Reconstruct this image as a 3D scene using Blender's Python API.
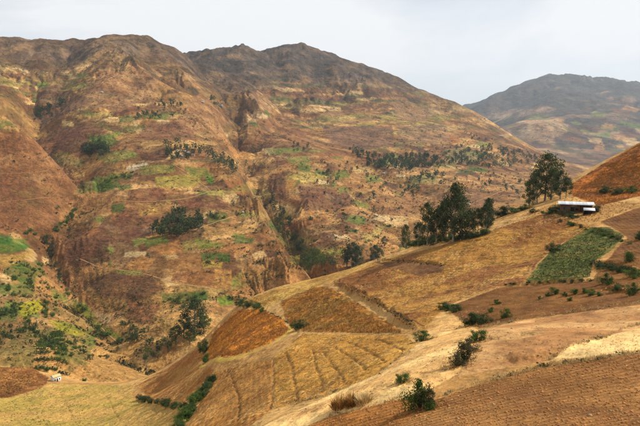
import bpy, math, random, time
import numpy as np
from mathutils import Vector, Matrix
T0 = time.time()
for o in list(bpy.data.objects): bpy.data.objects.remove(o)
scene = bpy.context.scene
R = math.radians

# ------------------------------------------------------------------ camera
FPX, CXP, CYP, HOR = 640.0, 320.0, 213.0, 130.0        # lens 36 mm on 36 mm
PITCH = math.atan((CYP - HOR) / FPX)
cam_data = bpy.data.cameras.new('camera')
cam_data.lens = 36.0; cam_data.sensor_width = 36.0
cam_data.clip_start = 0.5; cam_data.clip_end = 60000
cam = bpy.data.objects.new('camera', cam_data)
scene.collection.objects.link(cam)
cam.location = (0, 0, 0); cam.rotation_euler = (R(90) - PITCH, 0, 0)
scene.camera = cam

# ------------------------------------------------------------------ sky, sun, exposure
SUN_AZ, SUN_EL = 76.0, 43.0                            # degrees right of the view, above the horizon
world = bpy.data.worlds.new('World'); scene.world = world
world.use_nodes = True
wn, wl = world.node_tree.nodes, world.node_tree.links
wn.clear()
w_out = wn.new('ShaderNodeOutputWorld'); w_bg = wn.new('ShaderNodeBackground')
w_sky = wn.new('ShaderNodeTexSky'); w_sky.sky_type = 'NISHITA'; w_sky.sun_disc = False
w_sky.sun_elevation = R(SUN_EL); w_sky.sun_rotation = R(SUN_AZ); w_sky.altitude = 2500
w_tc = wn.new('ShaderNodeTexCoord'); w_map = wn.new('ShaderNodeMapping')
w_map.inputs['Scale'].default_value = (1.3, 1.3, 4.2)
w_map.inputs['Rotation'].default_value = (0.03, -0.10, 0.0)
w_n = wn.new('ShaderNodeTexNoise'); w_n.inputs['Scale'].default_value = 1.35
w_n.inputs['Detail'].default_value = 7; w_n.inputs['Roughness'].default_value = 0.52
w_n.inputs['Distortion'].default_value = 0.35
w_r = wn.new('ShaderNodeValToRGB')
w_r.color_ramp.elements[0].position = 0.36; w_r.color_ramp.elements[0].color = (0.36, 0.36, 0.36, 1)
w_r.color_ramp.elements[1].position = 0.62; w_r.color_ramp.elements[1].color = (1, 1, 1, 1)
w_mix = wn.new('ShaderNodeMix'); w_mix.data_type = 'RGBA'
w_mix.inputs['B'].default_value = (8.9, 9.05, 9.2, 1)
w_bg.inputs['Strength'].default_value = 0.1
wl.new(w_tc.outputs['Generated'], w_map.inputs['Vector']); wl.new(w_map.outputs[0], w_n.inputs['Vector'])
wl.new(w_n.outputs['Fac'], w_r.inputs['Fac']); wl.new(w_r.outputs['Color'], w_mix.inputs['Factor'])
wl.new(w_sky.outputs[0], w_mix.inputs['A']); wl.new(w_mix.outputs['Result'], w_bg.inputs['Color'])
wl.new(w_bg.outputs[0], w_out.inputs['Surface'])

sun_data = bpy.data.lights.new('sun', 'SUN')
sun_data.energy = 5.0; sun_data.angle = R(0.6); sun_data.color = (1.0, 0.94, 0.84)
sun = bpy.data.objects.new('sun', sun_data); scene.collection.objects.link(sun)
S = Vector((math.sin(R(SUN_AZ)) * math.cos(R(SUN_EL)), math.cos(R(SUN_AZ)) * math.cos(R(SUN_EL)), math.sin(R(SUN_EL))))
sun.rotation_euler = S.to_track_quat('Z', 'Y').to_euler()
sun.location = (300, -100, 400)
vs = scene.view_settings
vs.view_transform = 'Standard'; vs.look = 'None'; vs.gamma = 1.0; vs.exposure = 0.1
vs.use_curve_mapping = False

# ------------------------------------------------------------------ helpers
rng = np.random.default_rng(7)
random.seed(7)
HAZE = 4.2e-5                                          # density of the valley air per metre
COL = scene.collection

def link(o, parent=None):
    COL.objects.link(o)
    if parent is not None: o.parent = parent
    return o
def tag(o, label=None, cat=None, group=None, kind=None):
    if label: o['label'] = label
    if cat: o['category'] = cat
    if group: o['group'] = group
    if kind: o['kind'] = kind
    return o
def lin(c):
    c = np.asarray(c, float) / 255.0
    return np.where(c <= 0.04045, c / 12.92, ((c + 0.055) / 1.055) ** 2.4)
ALB = 0.80                                             # photo tone -> surface colour
def C(*c): return lin(c) * ALB
def raydir(px, py):
    px = np.asarray(px, float); py = np.asarray(py, float)
    a, b = px - CXP, CYP - py
    cp, sp = math.cos(PITCH), math.sin(PITCH)
    x = a; y = FPX * cp + b * sp; z = b * cp - FPX * sp
    h = np.hypot(x, y)
    return np.arctan2(x, y), z / h                      # azimuth, tan(elevation)
def smooth(a, b, x):
    t = np.clip((x - a) / (b - a), 0, 1); return t * t * (3 - 2 * t)
def hash2(ix, iy, seed=0):
    ix = ix.astype(np.int64); iy = iy.astype(np.int64)
    h = (ix * 374761393 + iy * 668265263 + seed * 974634777) & 0x7fffffff
    h = ((h ^ (h >> 13)) * 1274126177) & 0x7fffffff
    h = (h ^ (h >> 16)) & 0x7fffffff
    h = (h * 1103515245 + 12345) & 0x7fffffff
    return ((h >> 8) & 0xffff) / 65535.0
def vnoise(x, y, seed=0):
    ix = np.floor(x); iy = np.floor(y); fx = x - ix; fy = y - iy
    ux = fx * fx * fx * (fx * (fx * 6 - 15) + 10); uy = fy * fy * fy * (fy * (fy * 6 - 15) + 10)
    a = hash2(ix, iy, seed); b = hash2(ix + 1, iy, seed); c = hash2(ix, iy + 1, seed); d = hash2(ix + 1, iy + 1, seed)
    return (a + (b - a) * ux) * (1 - uy) + (c + (d - c) * ux) * uy
def fbm(x, y, oct=4, seed=0, gain=0.5):
    s = 0; a = 1; t = 0
    ca, sa = math.cos(0.6), math.sin(0.6)
    for k in range(oct):
        s = s + a * vnoise(x, y, seed + k * 17); t += a; a *= gain
        x, y = (x * ca - y * sa) * 2.03 + 3.7, (x * sa + y * ca) * 2.03 - 1.3
    return s / t                                        # 0..1

# ------------------------------------------------------------------ terrain: ridges, gullies and slopes as surveyed points (px, py, metres)
LINES = [
 # foreground hillside: crest from the right hill down to the lower left field
 [(720,105,300),(640,143,285),(605,163,275),(575,182,262),(560,196,245)],
 [(560,199,232),(535,207,226),(510,217,218),(485,229,212),(460,237,208),(430,247,206),(400,256,208),(370,264,214),(345,272,220),(318,282,226),(285,287,232),(262,294,238),(243,302,243)],
 [(243,302,243),(228,314,247),(210,335,250),(190,352,262),(165,368,280),(140,380,300),(100,384,315),(56,381,330),(30,369,325),(0,367,320),(-80,362,330)],
 # below that, on the slope facing us
 [(640,190,232),(605,203,215),(576,213,196),(550,220,190)],
 [(640,225,170),(600,240,156),(545,240,172),(500,246,176),(450,262,175),(400,272,180),(350,285,186)],
 [(640,262,122),(600,270,122),(555,277,124),(505,282,128),(440,300,126),(380,312,138),(320,310,165),(290,320,168)],
 [(640,306,84),(580,318,82),(520,326,80),(480,335,76),(440,345,72),(405,362,64),(370,382,56),(320,405,52),(265,424,52)],
 [(640,352,52),(580,358,50),(520,364,49),(460,378,47),(425,402,42),(400,424,38)],
 [(720,426,31),(640,426,32),(560,426,33),(480,426,34),(420,426,36)],
 [(720,355,52),(720,290,90),(720,220,160)],
 [(420,335,92),(360,332,112),(300,342,122),(250,352,142),(215,362,150)],
 [(420,352,74),(350,362,86),(280,375,95),(215,395,105)],
 [(330,398,62),(270,408,68),(215,426,76)],
 [(205,340,225),(245,320,205),(285,300,200),(330,285,195)],
 [(200,372,165),(190,400,135),(180,426,112)],
 [(170,385,215),(140,405,190),(110,426,165)],
 [(100,400,235),(50,405,238),(0,405,245),(-80,400,250)],
 [(60,426,195),(0,426,205),(-80,426,215)],
 [(20,382,290),(-40,385,290)],
 # hidden far side of the crest
 [(640,215,420),(575,245,400),(500,262,390),(430,285,380),(400,300,370),(350,312,370),(300,322,350),(262,330,340)],
 [(640,205,700),(575,228,650),(500,255,600),(430,272,600),(390,276,610)],
 [(205,362,345),(170,378,360),(130,392,375),(80,400,385),(0,400,385),(-80,400,390)],
 # stream in the valley below the crest, and the gorge above it
 [(390,274,640),(350,277,625),(315,277,600),(285,300,565),(250,315,520),(215,332,480),(180,348,450),(150,362,430),(110,376,415),(60,388,408),(0,388,405),(-80,385,405)],
 [(316,280,640),(306,278,680),(293,264,745),(281,244,825),(268,222,915),(258,204,1000),(250,184,1110),(244,164,1270),(239,142,1520),(234,120,1800),(222,98,2070),(208,76,2250)],
 # its rims
 [(304,272,590),(293,250,655),(276,220,770),(260,196,880),(246,175,1000),(232,158,1130)],
 [(288,276,575),(272,252,640),(254,224,750),(240,200,850)],
 [(326,258,700),(309,236,815),(295,214,930),(281,196,1040),(266,172,1180),(258,150,1350),(256,128,1560),(254,105,1850),(252,91,2020)],
 # left gully
 [(142,356,440),(120,342,465),(95,322,520),(72,300,590),(58,276,670),(46,248,755),(52,228,805),(66,208,870),(79,192,960),(68,178,1090),(46,156,1240),(32,134,1400),(30,110,1560),(34,92,1720),(40,76,1900)],
 [(-60,116,1200),(0,134,1180),(24,149,1140),(50,174,1080)],
 # central ridge with the hamlet
 [(262,290,585),(235,300,560),(200,318,500),(165,338,468)],
 [(250,255,650),(220,275,605),(180,300,555),(140,322,515)],
 [(215,228,740),(170,250,690),(120,275,640),(85,290,610)],
 [(215,198,850),(175,212,820),(130,225,790),(90,235,770)],
 [(205,172,980),(180,176,960),(140,184,930),(110,190,915)],
 [(200,155,1060),(182,156,1040),(150,160,1030),(120,165,1030)],
 [(210,128,1350),(175,128,1280),(130,130,1250),(90,135,1220)],
 [(212,108,1600),(175,100,1560),(130,100,1500),(85,110,1430)],
 [(190,80,1880),(160,78,1800),(132,62,1760),(100,78,1720),(70,92,1640)],
 # left spur
 [(-60,95,1130),(0,116,1080),(24,132,1040),(50,156,1000),(70,174,960),(80,183,930)],
 [(0,150,980),(30,165,950),(62,190,905)],
 [(-60,190,880),(0,192,870),(35,200,860),(55,214,835)],
 [(-60,230,770),(0,232,760),(28,238,760)],
 [(-60,262,660),(0,266,650),(35,270,660)],
 [(-60,300,550),(0,300,545),(35,302,555),(60,312,540)],
 [(-60,335,470),(0,338,465),(40,345,452),(80,350,450),(110,358,440)],
 [(0,362,420),(50,372,413),(85,372,418)],
 [(0,118,1400),(14,108,1500),(0,96,1600)],
 # left mountain
 [(-80,70,1900),(0,68,1850),(30,78,1800),(55,72,1850)],
 [(-80,36,2350),(0,38,2320),(30,40,2300),(62,42,2280),(90,40,2250),(115,36,2200),(135,35,2180),(150,38,2200),(165,48,2250),(178,52,2300),(192,62,2280),(205,70,2260)],
 [(-80,60,2800),(0,60,2800),(60,62,2800),(135,58,2750),(165,66,2700),(190,72,2600)],
 [(-80,90,5000),(60,95,5000),(160,95,5000)],
 # peak behind
 [(185,54,2900),(205,51,2950),(217,54,3000),(230,50,2950),(243,46,2900),(256,53,2950),(270,47,3050),(285,45,3100),(303,46,3080),(315,53,3050),(338,60,3000),(362,70,2980),(390,80,2950),(412,91,2900),(430,99,2850),(455,106,2820),(467,112,2800)],
 [(200,70,2500),(230,72,2500),(255,74,2550),(275,72,2600),(300,66,2700),(330,72,2720)],
 [(270,92,2350),(285,102,2250),(310,100,2350),(335,92,2500),(355,78,2720),(370,84,2650)],
 [(262,106,1980),(285,122,1850),(315,128,1950),(350,112,2280),(380,100,2550)],
 [(290,135,1620),(318,142,1700),(345,136,1820),(375,128,1950),(392,132,1900)],
 [(275,128,1600),(300,142,1480),(325,152,1420),(342,160,1400)],
 [(300,165,1210),(335,178,1180),(365,185,1190)],
 [(310,200,980),(345,212,960),(385,215,1010)],
 [(325,235,800),(360,238,800),(400,240,830)],
 [(345,258,700),(385,258,700),(420,250,760)],
 [(360,160,1480),(390,158,1560),(430,160,1600),(470,160,1700)],
 [(395,138,1850),(420,124,2150),(455,128,2250),(480,134,2350)],
 [(400,190,1220),(440,188,1260),(480,185,1350),(520,182,1500)],
 [(430,225,920),(480,215,980),(530,205,1050),(580,215,1000)],
 [(400,104,2600),(440,112,2650)],
 [(467,112,2800),(485,121,2780),(500,129,2750),(520,142,2700),(540,153,2700),(560,163,2650),(590,172,2600)],
 [(500,152,2000),(540,165,2000),(580,178,1900)],
 # behind the peak and the valley in front of the far mountain
 [(200,75,3600),(285,75,3700),(362,92,3500),(430,118,3400),(467,130,3350),(500,142,3300),(530,156,3300),(570,170,3300),(640,178,3300)],
 [(200,100,5500),(300,105,5500),(400,118,5200)],
 # far mountain
 [(440,122,6200),(467,113,6300),(485,102,6350),(510,92,6400),(535,83,6450),(562,74,6500),(577,76,6450),(592,81,6400),(615,80,6450),(640,86,6500),(720,98,6600)],
 [(470,126,5600),(500,118,5500),(530,110,5500),(555,102,5500),(580,104,5400),(610,104,5400),(640,110,5500)],
 [(500,135,4900),(530,120,4800),(552,124,4500),(575,132,4600),(600,125,4700),(620,138,4500),(640,130,4700)],
 [(525,146,4200),(550,152,4000),(580,158,4000),(610,162,3950),(640,160,4000),(720,160,4000)],
 [(440,150,8000),(540,125,8500),(640,125,8500),(300,125,8500),(100,120,8500),(-80,120,8500),(720,125,8500)],
 [(-80,132,12500),(320,132,12500),(720,132,12500)],
 # around the viewpoint, outside the picture
 [(-300,426,210),(-300,380,330),(-300,400,400),(-300,300,550),(-300,120,1050),(-300,60,1900),(-300,45,2350),(-300,90,5000)],
 [(940,426,32),(940,340,60),(940,220,160),(940,60,310),(940,140,520),(940,170,1500),(940,165,3300),(940,110,6500)],
 [(-300,706,5),(0,706,5),(320,706,5),(640,706,5),(940,706,5)],
 [(-300,520,26),(0,510,20),(320,500,15),(640,492,15),(940,470,16)],
 [(60,470,90),(-80,470,110),(180,470,60),(300,470,36)],
]
pts = []
for L in LINES:
    for k in range(len(L)):
        pts.append(L[k])
        if k + 1 < len(L):
            a, b = L[k], L[k + 1]
            n = int(math.hypot(a[0] - b[0], a[1] - b[1]) / 26)
            for q in range(1, n + 1):
                t = q / (n + 1)
                pts.append((a[0] + (b[0] - a[0]) * t, a[1] + (b[1] - a[1]) * t, math.exp(math.log(a[2]) * (1 - t) + math.log(b[2]) * t)))
pts = np.array(pts)
pts[:, 2] = np.where(pts[:, 2] > 3800, 3800 * (pts[:, 2] / 3800) ** 1.55, pts[:, 2])   # the far mountain lies well behind
caz, cte = raydir(pts[:, 0], pts[:, 1])
cv = np.log(pts[:, 2])
AZK = 1.35                                             # across / along weighting of the survey
cu = caz * AZK
def tps(r2): return 0.5 * r2 * np.log(r2 + 1e-12)
n = len(cu)
A = tps((cu[:, None] - cu[None]) ** 2 + (cv[:, None] - cv[None]) ** 2) + np.eye(n) * 2e-4
Pm = np.stack([np.ones(n), cu, cv], 1)
M_ = np.block([[A, Pm], [Pm.T, np.zeros((3, 3))]])
sol = np.linalg.solve(M_, np.concatenate([cte, np.zeros(3)]))
def tps_eval(u, v):
    out = np.empty(u.size); u = u.ravel(); v = v.ravel()
    for s in range(0, u.size, 8000):
        uu, vv = u[s:s + 8000], v[s:s + 8000]
        K = tps((uu[:, None] - cu[None]) ** 2 + (vv[:, None] - cv[None]) ** 2)
        out[s:s + 8000] = K @ sol[:n] + sol[n] + sol[n + 1] * uu + sol[n + 2] * vv
    return out
# sheet of ground: finer where it is looked at
fine = R(31.5)
az_in = np.linspace(-fine, fine, 780)
az_out = fine + np.cumsum(np.linspace(0.003, 0.05, 42)) * 1.0
AZ = np.concatenate([-az_out[::-1], az_in, az_out])
rows = []
for d0, d1, m in ((4, 28, 26), (28, 120, 230), (120, 420, 290), (420, 2600, 430), (2600, 11000, 190), (11000, 24000, 14)):
    rows.append(np.exp(np.linspace(math.log(d0), math.log(d1), m, endpoint=False)))
DD = np.concatenate(rows + [np.array([24000.0])])
NA, NR = len(AZ), len(DD)
# coarse evaluation of the survey surface, then cubic upsampling
caz_g = np.linspace(-R(42), R(42), 170); cv_g = np.linspace(math.log(4), math.log(24000), 260)
g = tps_eval(*np.meshgrid(caz_g * AZK, cv_g)).reshape(260, 170)
def cubic_up(g, xs, axis):
    g = np.moveaxis(g, axis, 0); m = g.shape[0]
    i = np.clip(np.floor(xs).astype(int), 0, m - 2); t = (xs - i)
    sh = (-1,) + (1,) * (g.ndim - 1); t = t.reshape(sh)
    p0 = g[np.clip(i - 1, 0, m - 1)]; p1 = g[i]; p2 = g[i + 1]; p3 = g[np.clip(i + 2, 0, m - 1)]
    o = 0.5 * (2 * p1 + (p2 - p0) * t + (2 * p0 - 5 * p1 + 4 * p2 - p3) * t * t + (3 * p1 - p0 - 3 * p2 + p3) * t ** 3)
    return np.moveaxis(o, 0, axis)
xa = np.clip((np.clip(AZ, -R(41), R(41)) + R(42)) / (R(84)) * 169, 0, 169)
xv = np.clip((np.log(DD) - math.log(4)) / (math.log(24000) - math.log(4)) * 259, 0, 259)
TE = cubic_up(cubic_up(g, xv, 0), xa, 1)
D2 = DD[:, None] * np.ones((1, NA)); A2 = AZ[None] * np.ones((NR, 1))
X = D2 * np.sin(A2); Y = D2 * np.cos(A2)
Z = TE * D2
print('survey surface', n, 'points', NR, NA, round(time.time() - T0, 1), 's')

def grads(Z):
    zd = np.gradient(Z, DD, axis=0); za = np.gradient(Z, AZ, axis=1) / D2
    s, c = np.sin(A2), np.cos(A2)
    return zd * s + za * c, zd * c - za * s             # d/dx, d/dy
def gully(gx, gy, lam, seed):
    """ribs and runnels that follow the fall line"""
    gm = np.hypot(gx, gy) + 1e-6
    cx_, cy_ = -gy / gm, gx / gm
    px_, py_ = X / lam, Y / lam
    ix, iy = np.floor(px_), np.floor(py_)
    num = np.zeros_like(X); den = np.zeros_like(X)
    for di in (-1, 0, 1):
        for dj in (-1, 0, 1):
            jx = ix + di; jy = iy + dj
            ox = jx + 0.5 + (hash2(jx, jy, seed) - 0.5) * 0.7; oy = jy + 0.5 + (hash2(jx, jy, seed + 5) - 0.5) * 0.7
            dx, dy = px_ - ox, py_ - oy
            w = np.exp(-2.6 * (dx * dx + dy * dy))
            ph = 2 * np.pi * ((dx * cx_ + dy * cy_) * 1.05 + hash2(jx, jy, seed + 9))
            num += w * np.cos(ph); den += w
    return num / den
far = smooth(380, 620, D2)                              # 0 on the near hillside, 1 across the valley
high = smooth(-60, 160, Z) * far
for lam, amp, sd in ((1100, 120, 8), (460, 30, 1), (220, 13.5, 2), (110, 6.8, 3), (54, 2.8, 4), (27, 1.0, 5)):
    gx, gy = grads(Z)
    sl = smooth(0.06, 0.42, np.hypot(gx, gy))
    vis = smooth(0.0028, 0.0075, lam / D2)
    v = gully(gx, gy, lam, sd * 31)
    v = 2 * np.sqrt(np.clip((1 + v) / 2, 0, 1)) - 1.3          # rounded ribs, sharp runnels
    sl *= 1 - (0.95 if lam < 200 else 0.6) * smooth(0.42, 0.85, np.hypot(gx, gy)) * (1 - smooth(100, 220, Z))
    Z += v * amp * sl * vis * (smooth(4200, 6500, D2) if lam > 1000 else far) * (0.30 + 0.75 * high) * (1 - 0.7 * smooth(220, 310, Z) * (D2 < 2700) * (lam < 500))
Z += (fbm(X / 190, Y / 190, 5, 71) - 0.5) * 18 * far * (0.3 + 0.8 * high)
# craggy ribs on the high ground
crag = 1 - np.abs(2 * fbm(X / 150, Y / 150, 5, 91, 0.55) - 1)
Z += (crag - 0.78) * 26 * smooth(110, 290, Z) * smooth(1500, 1900, D2) * (1 - smooth(3300, 3600, D2))
crag3 = 1 - np.abs(2 * fbm(X / 700, Y / 700, 5, 95, 0.55) - 1)
Z += (crag3 - 0.78) * 100 * smooth(60, 400, Z) * smooth(5000, 7000, D2)
# stream-cut gorge and gullies: V-shaped cuts along the drainage lines
def carve(line, depth, width):
    L = np.array(line, float); a_, _t = raydir(L[:, 0], L[:, 1]); wx, wy = L[:, 2] * np.sin(a_), L[:, 2] * np.cos(a_)
    s0 = np.linspace(0, 1, len(wx)); s1 = np.linspace(0, 1, len(wx) * 5)
    wx, wy = np.interp(s1, s0, wx), np.interp(s1, s0, wy)
    jt = (vnoise(s1 * 40, s1 * 0 + 3, 5) - 0.5) * width * 0.9; wx = wx + jt; wy = wy - jt * 0.5
    m = (X > wx.min() - 2 * width) & (X < wx.max() + 2 * width) & (Y > wy.min() - 2 * width) & (Y < wy.max() + 2 * width)
    xs, ys = X[m], Y[m]; best = np.full(xs.shape, 1e9)
    for i in range(len(wx) - 1):
        ax, ay, bx, by = wx[i], wy[i], wx[i + 1], wy[i + 1]
        t = np.clip(((xs - ax) * (bx - ax) + (ys - ay) * (by - ay)) / ((bx - ax) ** 2 + (by - ay) ** 2 + 1e-9), 0, 1)
        best = np.minimum(best, np.hypot(xs - ax - t * (bx - ax), ys - ay - t * (by - ay)))
    w = width * (0.7 + 0.6 * vnoise(xs / 60, ys / 60, 44))
    Z[m] -= depth * np.clip(1 - best / w, 0, 1) ** 1.4
carve([(316,274,630),(304,264,670),(292,247,745),(281,226,825),(268,204,915),(258,188,1000),(250,170,1110),(244,152,1270),(239,132,1520),(234,112,1800),(222,92,2070)], 24, 46)
carve([(142,356,440),(120,342,465),(95,322,520),(72,300,590),(58,276,670),(46,248,755),(52,228,805),(66,208,870),(79,192,960),(68,178,1090),(46,156,1240),(32,134,1400),(30,110,1560),(34,92,1720)], 15, 42)
carve([(244,142,1380),(262,122,1620),(276,112,1850),(288,102,2100)], 20, 60)
carve([(72,176,1080),(86,158,1150),(98,146,1220)], 10, 40)
carve([(222,92,2050),(214,78,2180),(200,64,2350)], 26, 80)
carve([(36,112,1460),(52,92,1620),(66,74,1850),(74,58,2050)], 22, 70)
carve([(345,158,1420),(372,168,1380),(400,178,1330),(430,196,1150),(420,232,880),(395,262,700)], 16, 60)
# low knolls and hollows on the near hillside
near = 1 - smooth(300, 420, D2)
Z += ((fbm(X / 26, Y / 26, 4, 5) - 0.5) * 2.0 + (fbm(X / 5, Y / 5, 3, 6) - 0.5) * 0.16) * near * smooth(10, 60, D2)
print('relief', round(time.time() - T0, 1), 's')

def te_col(az):
    f = np.interp(az, AZ, np.arange(NA)); j = min(int(f), NA - 2); t = f - j
    return (Z[:, j] * (1 - t) + Z[:, j + 1] * t) / DD
def pick(px, py, dmin=10.0, dmax=1e9):
    """first ground point met along a sight line -> (x, y, z)"""
    az, te = raydir(px, py); az = float(az); te = float(te)
    col = te_col(az)
    ok = np.where((col >= te) & (DD > dmin) & (DD < dmax))[0]
    if len(ok) == 0:
        k = int(np.argmax(np.where((DD > dmin) & (DD < dmax), col, -9))); d = DD[k]
    else:
        k = ok[0]
        if k == 0 or DD[k - 1] < dmin: d = DD[k]
        else:
            t = (te - col[k - 1]) / (col[k] - col[k - 1] + 1e-12); d = DD[k - 1] + (DD[k] - DD[k - 1]) * min(max(t, 0), 1)
    return d * math.sin(az), d * math.cos(az), ground(d * math.sin(az), d * math.cos(az))
def ground(x, y):
    d = math.hypot(x, y); az = math.atan2(x, y)
    fi = np.interp(d, DD, np.arange(NR)); fj = np.interp(az, AZ, np.arange(NA))
    i = min(int(fi), NR - 2); j = min(int(fj), NA - 2); s = fi - i; t = fj - j
    return float((Z[i, j] * (1 - t) + Z[i, j + 1] * t) * (1 - s) + (Z[i + 1, j] * (1 - t) + Z[i + 1, j + 1] * t) * s)
def ground_np(x, y):
    d = np.hypot(x, y); az = np.arctan2(x, y)
    fi = np.interp(d, DD, np.arange(NR)); fj = np.interp(az, AZ, np.arange(NA))
    i = np.minimum(fi.astype(int), NR - 2); j = np.minimum(fj.astype(int), NA - 2); s = fi - i; t = fj - j
    return (Z[i, j] * (1 - t) + Z[i, j + 1] * t) * (1 - s) + (Z[i + 1, j] * (1 - t) + Z[i + 1, j + 1] * t) * s
def pick_np(px, py, dmin=10.0, dmax=1e9):
    az, te = raydir(px, py); az = np.atleast_1d(az); te = np.atleast_1d(te)
    xs = np.empty(az.size); ys = np.empty(az.size)
    okr = (DD > dmin) & (DD < dmax)
    for s in range(0, az.size, 1500):
        a = az[s:s + 1500]; t_ = te[s:s + 1500]
        f = np.interp(a, AZ, np.arange(NA)); j = np.minimum(f.astype(int), NA - 2); w = f - j
        col = (Z[:, j] * (1 - w) + Z[:, j + 1] * w) / DD[:, None]
        hit = (col >= t_[None]) & okr[:, None]
        k = np.argmax(hit, 0); none = ~hit.any(0)
        kk = np.argmax(np.where(okr[:, None], col, -9), 0)
        k = np.where(none, kk, k); k0 = np.maximum(k - 1, 0); q = np.arange(k.size)
        c0, c1 = col[k0, q], col[k, q]
        t = np.clip((t_ - c0) / (c1 - c0 + 1e-12), 0, 1)
        t = np.where(none | ~okr[k0], 1.0, t)
        d = DD[k0] + (DD[k] - DD[k0]) * t
        xs[s:s + 1500] = d * np.sin(a); ys[s:s + 1500] = d * np.cos(a)
    return xs, ys
def dens(poly, step=6.0, closed=True):
    o = []; m = len(poly)
    for k in range(m if closed else m - 1):
        a, b = poly[k], poly[(k + 1) % m]
        nn = max(1, int(math.hypot(a[0] - b[0], a[1] - b[1]) / step))
        for q in range(nn): o.append((a[0] + (b[0] - a[0]) * q / nn, a[1] + (b[1] - a[1]) * q / nn))
    if not closed: o.append(poly[-1])
    return np.array(o, float)
def pip(xs, ys, wx, wy):
    ins = np.zeros(xs.shape, bool); m = len(wx); j = m - 1
    for i in range(m):
        c = ((wy[i] > ys) != (wy[j] > ys))
        if c.any():
            xi = (wx[j] - wx[i]) * (ys - wy[i]) / (wy[j] - wy[i] + 1e-12) + wx[i]
            ins ^= c & (xs < xi)
        j = i
    return ins
def world_poly(poly, dmin, dmax=1e9):
    q = dens(poly); return pick_np(q[:, 0], q[:, 1], dmin, dmax)
def line_dist(xs, ys, wx, wy):
    best = np.full(xs.shape, 1e9); side = np.zeros(xs.shape); along = np.zeros(xs.shape)
    L = np.concatenate([[0], np.cumsum(np.hypot(np.diff(wx), np.diff(wy)))])
    for i in range(len(wx) - 1):
        ax, ay, bx, by = wx[i], wy[i], wx[i + 1], wy[i + 1]
        l2 = (bx - ax) ** 2 + (by - ay) ** 2 + 1e-9
        t = np.clip(((xs - ax) * (bx - ax) + (ys - ay) * (by - ay)) / l2, 0, 1)
        dx = xs - ax - t * (bx - ax); dy = ys - ay - t * (by - ay)
        d = np.hypot(dx, dy); m = d < best
        best = np.where(m, d, best); side = np.where(m, np.sign((bx - ax) * dy - (by - ay) * dx), side)
        along = np.where(m, L[i] + t * math.sqrt(l2), along)
    return best, side, along, L[-1]

# farmed slopes are stepped along the contours
tz = (fbm(X / 150, Y / 150, 3, 61) - 0.5) * 30
tq = (Z + tz) / 8.0; tfr = tq - np.floor(tq)
tmask = far * (1 - smooth(110, 190, Z)) * (1 - smooth(1900, 2600, D2)) * smooth(0.42, 0.56, fbm(X / 240, Y / 240, 3, 62))
Z += ((np.floor(tq) + tfr ** 3) * 8.0 - tz - Z) * 0.42 * tmask * (1 - smooth(0.45, 0.7, np.hypot(*grads(Z))))
# shallow drains curving across the stubble
DRAINS = [[(273,359),(274,374),(272,392),(271,408)], [(285,352),(292,362),(294,382),(298,402)], [(312,350),(316,362),(320,380),(322,392)], [(324,352),(333,364),(344,381),(348,386)], [(330,344),(348,354),(366,368),(372,374)], [(330,337),(350,341),(372,352),(386,362)], [(375,338),(395,344),(404,350)],
          [(230,372),(236,386),(240,404),(238,420)], [(360,330),(380,326),(400,330)], [(60,392),(68,408),(78,426)], [(100,388),(112,404),(120,420)]]
drain = np.zeros_like(Z)
for line in DRAINS:
    q = dens(line, 4, False); wx, wy = pick_np(q[:, 0], q[:, 1], 20, 345)
    for _ in range(8): wx[1:-1] = (wx[:-2] + 2 * wx[1:-1] + wx[2:]) / 4; wy[1:-1] = (wy[:-2] + 2 * wy[1:-1] + wy[2:]) / 4
    m = (X > wx.min() - 3) & (X < wx.max() + 3) & (Y > wy.min() - 3) & (Y < wy.max() + 3) & (D2 < 345)
    xs_, ys_ = X[m] + (vnoise(X[m] / 1.6, Y[m] / 1.6, 64) - 0.5) * 0.35, Y[m] + (vnoise(X[m] / 1.6, Y[m] / 1.6, 65) - 0.5) * 0.35
    b, sd, al, L = line_dist(xs_, ys_, wx, wy)
    e = np.exp(-(b / 0.21) ** 2) * (0.35 + 0.9 * vnoise(X[m] / 2.5, Y[m] / 2.5, 66)); drain[m] = np.maximum(drain[m], e)
Z -= drain * 0.22
# terrace banks cut into the slopes: (pixel line, height m, reach m)
BANKS = [([(332,281),(350,291),(372,303),(398,320),(420,334)], 1.5, 9), ([(345,283),(365,294),(390,309),(415,325)], 0.9, 6),
         ([(372,259),(395,260),(420,261),(446,265)], 1.0, 5), ([(502,285),(530,283),(556,281),(592,279)], 1.5, 6),
         ([(588,262),(605,264),(622,268),(645,274)], 1.5, 5), ([(560,221),(585,226),(610,234),(628,242)], 1.0, 5),
         ([(600,287),(620,291),(645,294)], 1.0, 5), ([(273,358),(274,380),(272,408)], 0.35, 3),
         ([(205,352),(210,336),(222,322)], 1.2, 6), ([(130,399),(150,402),(182,407)], 1.8, 8), ([(182,426),(195,402),(212,378)], 1.4, 8),
         ([(480,340),(500,338),(520,334),(548,333)], 0.5, 3), ([(500,352),(520,360),(560,352),(600,338)], 0.6, 3),
         ([(285,318),(292,324),(300,333)], 1.0, 5), ([(236,301),(250,303),(262,307)], 1.2, 6), ([(440,250),(470,241),(500,238)], 0.5, 4)]
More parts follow.
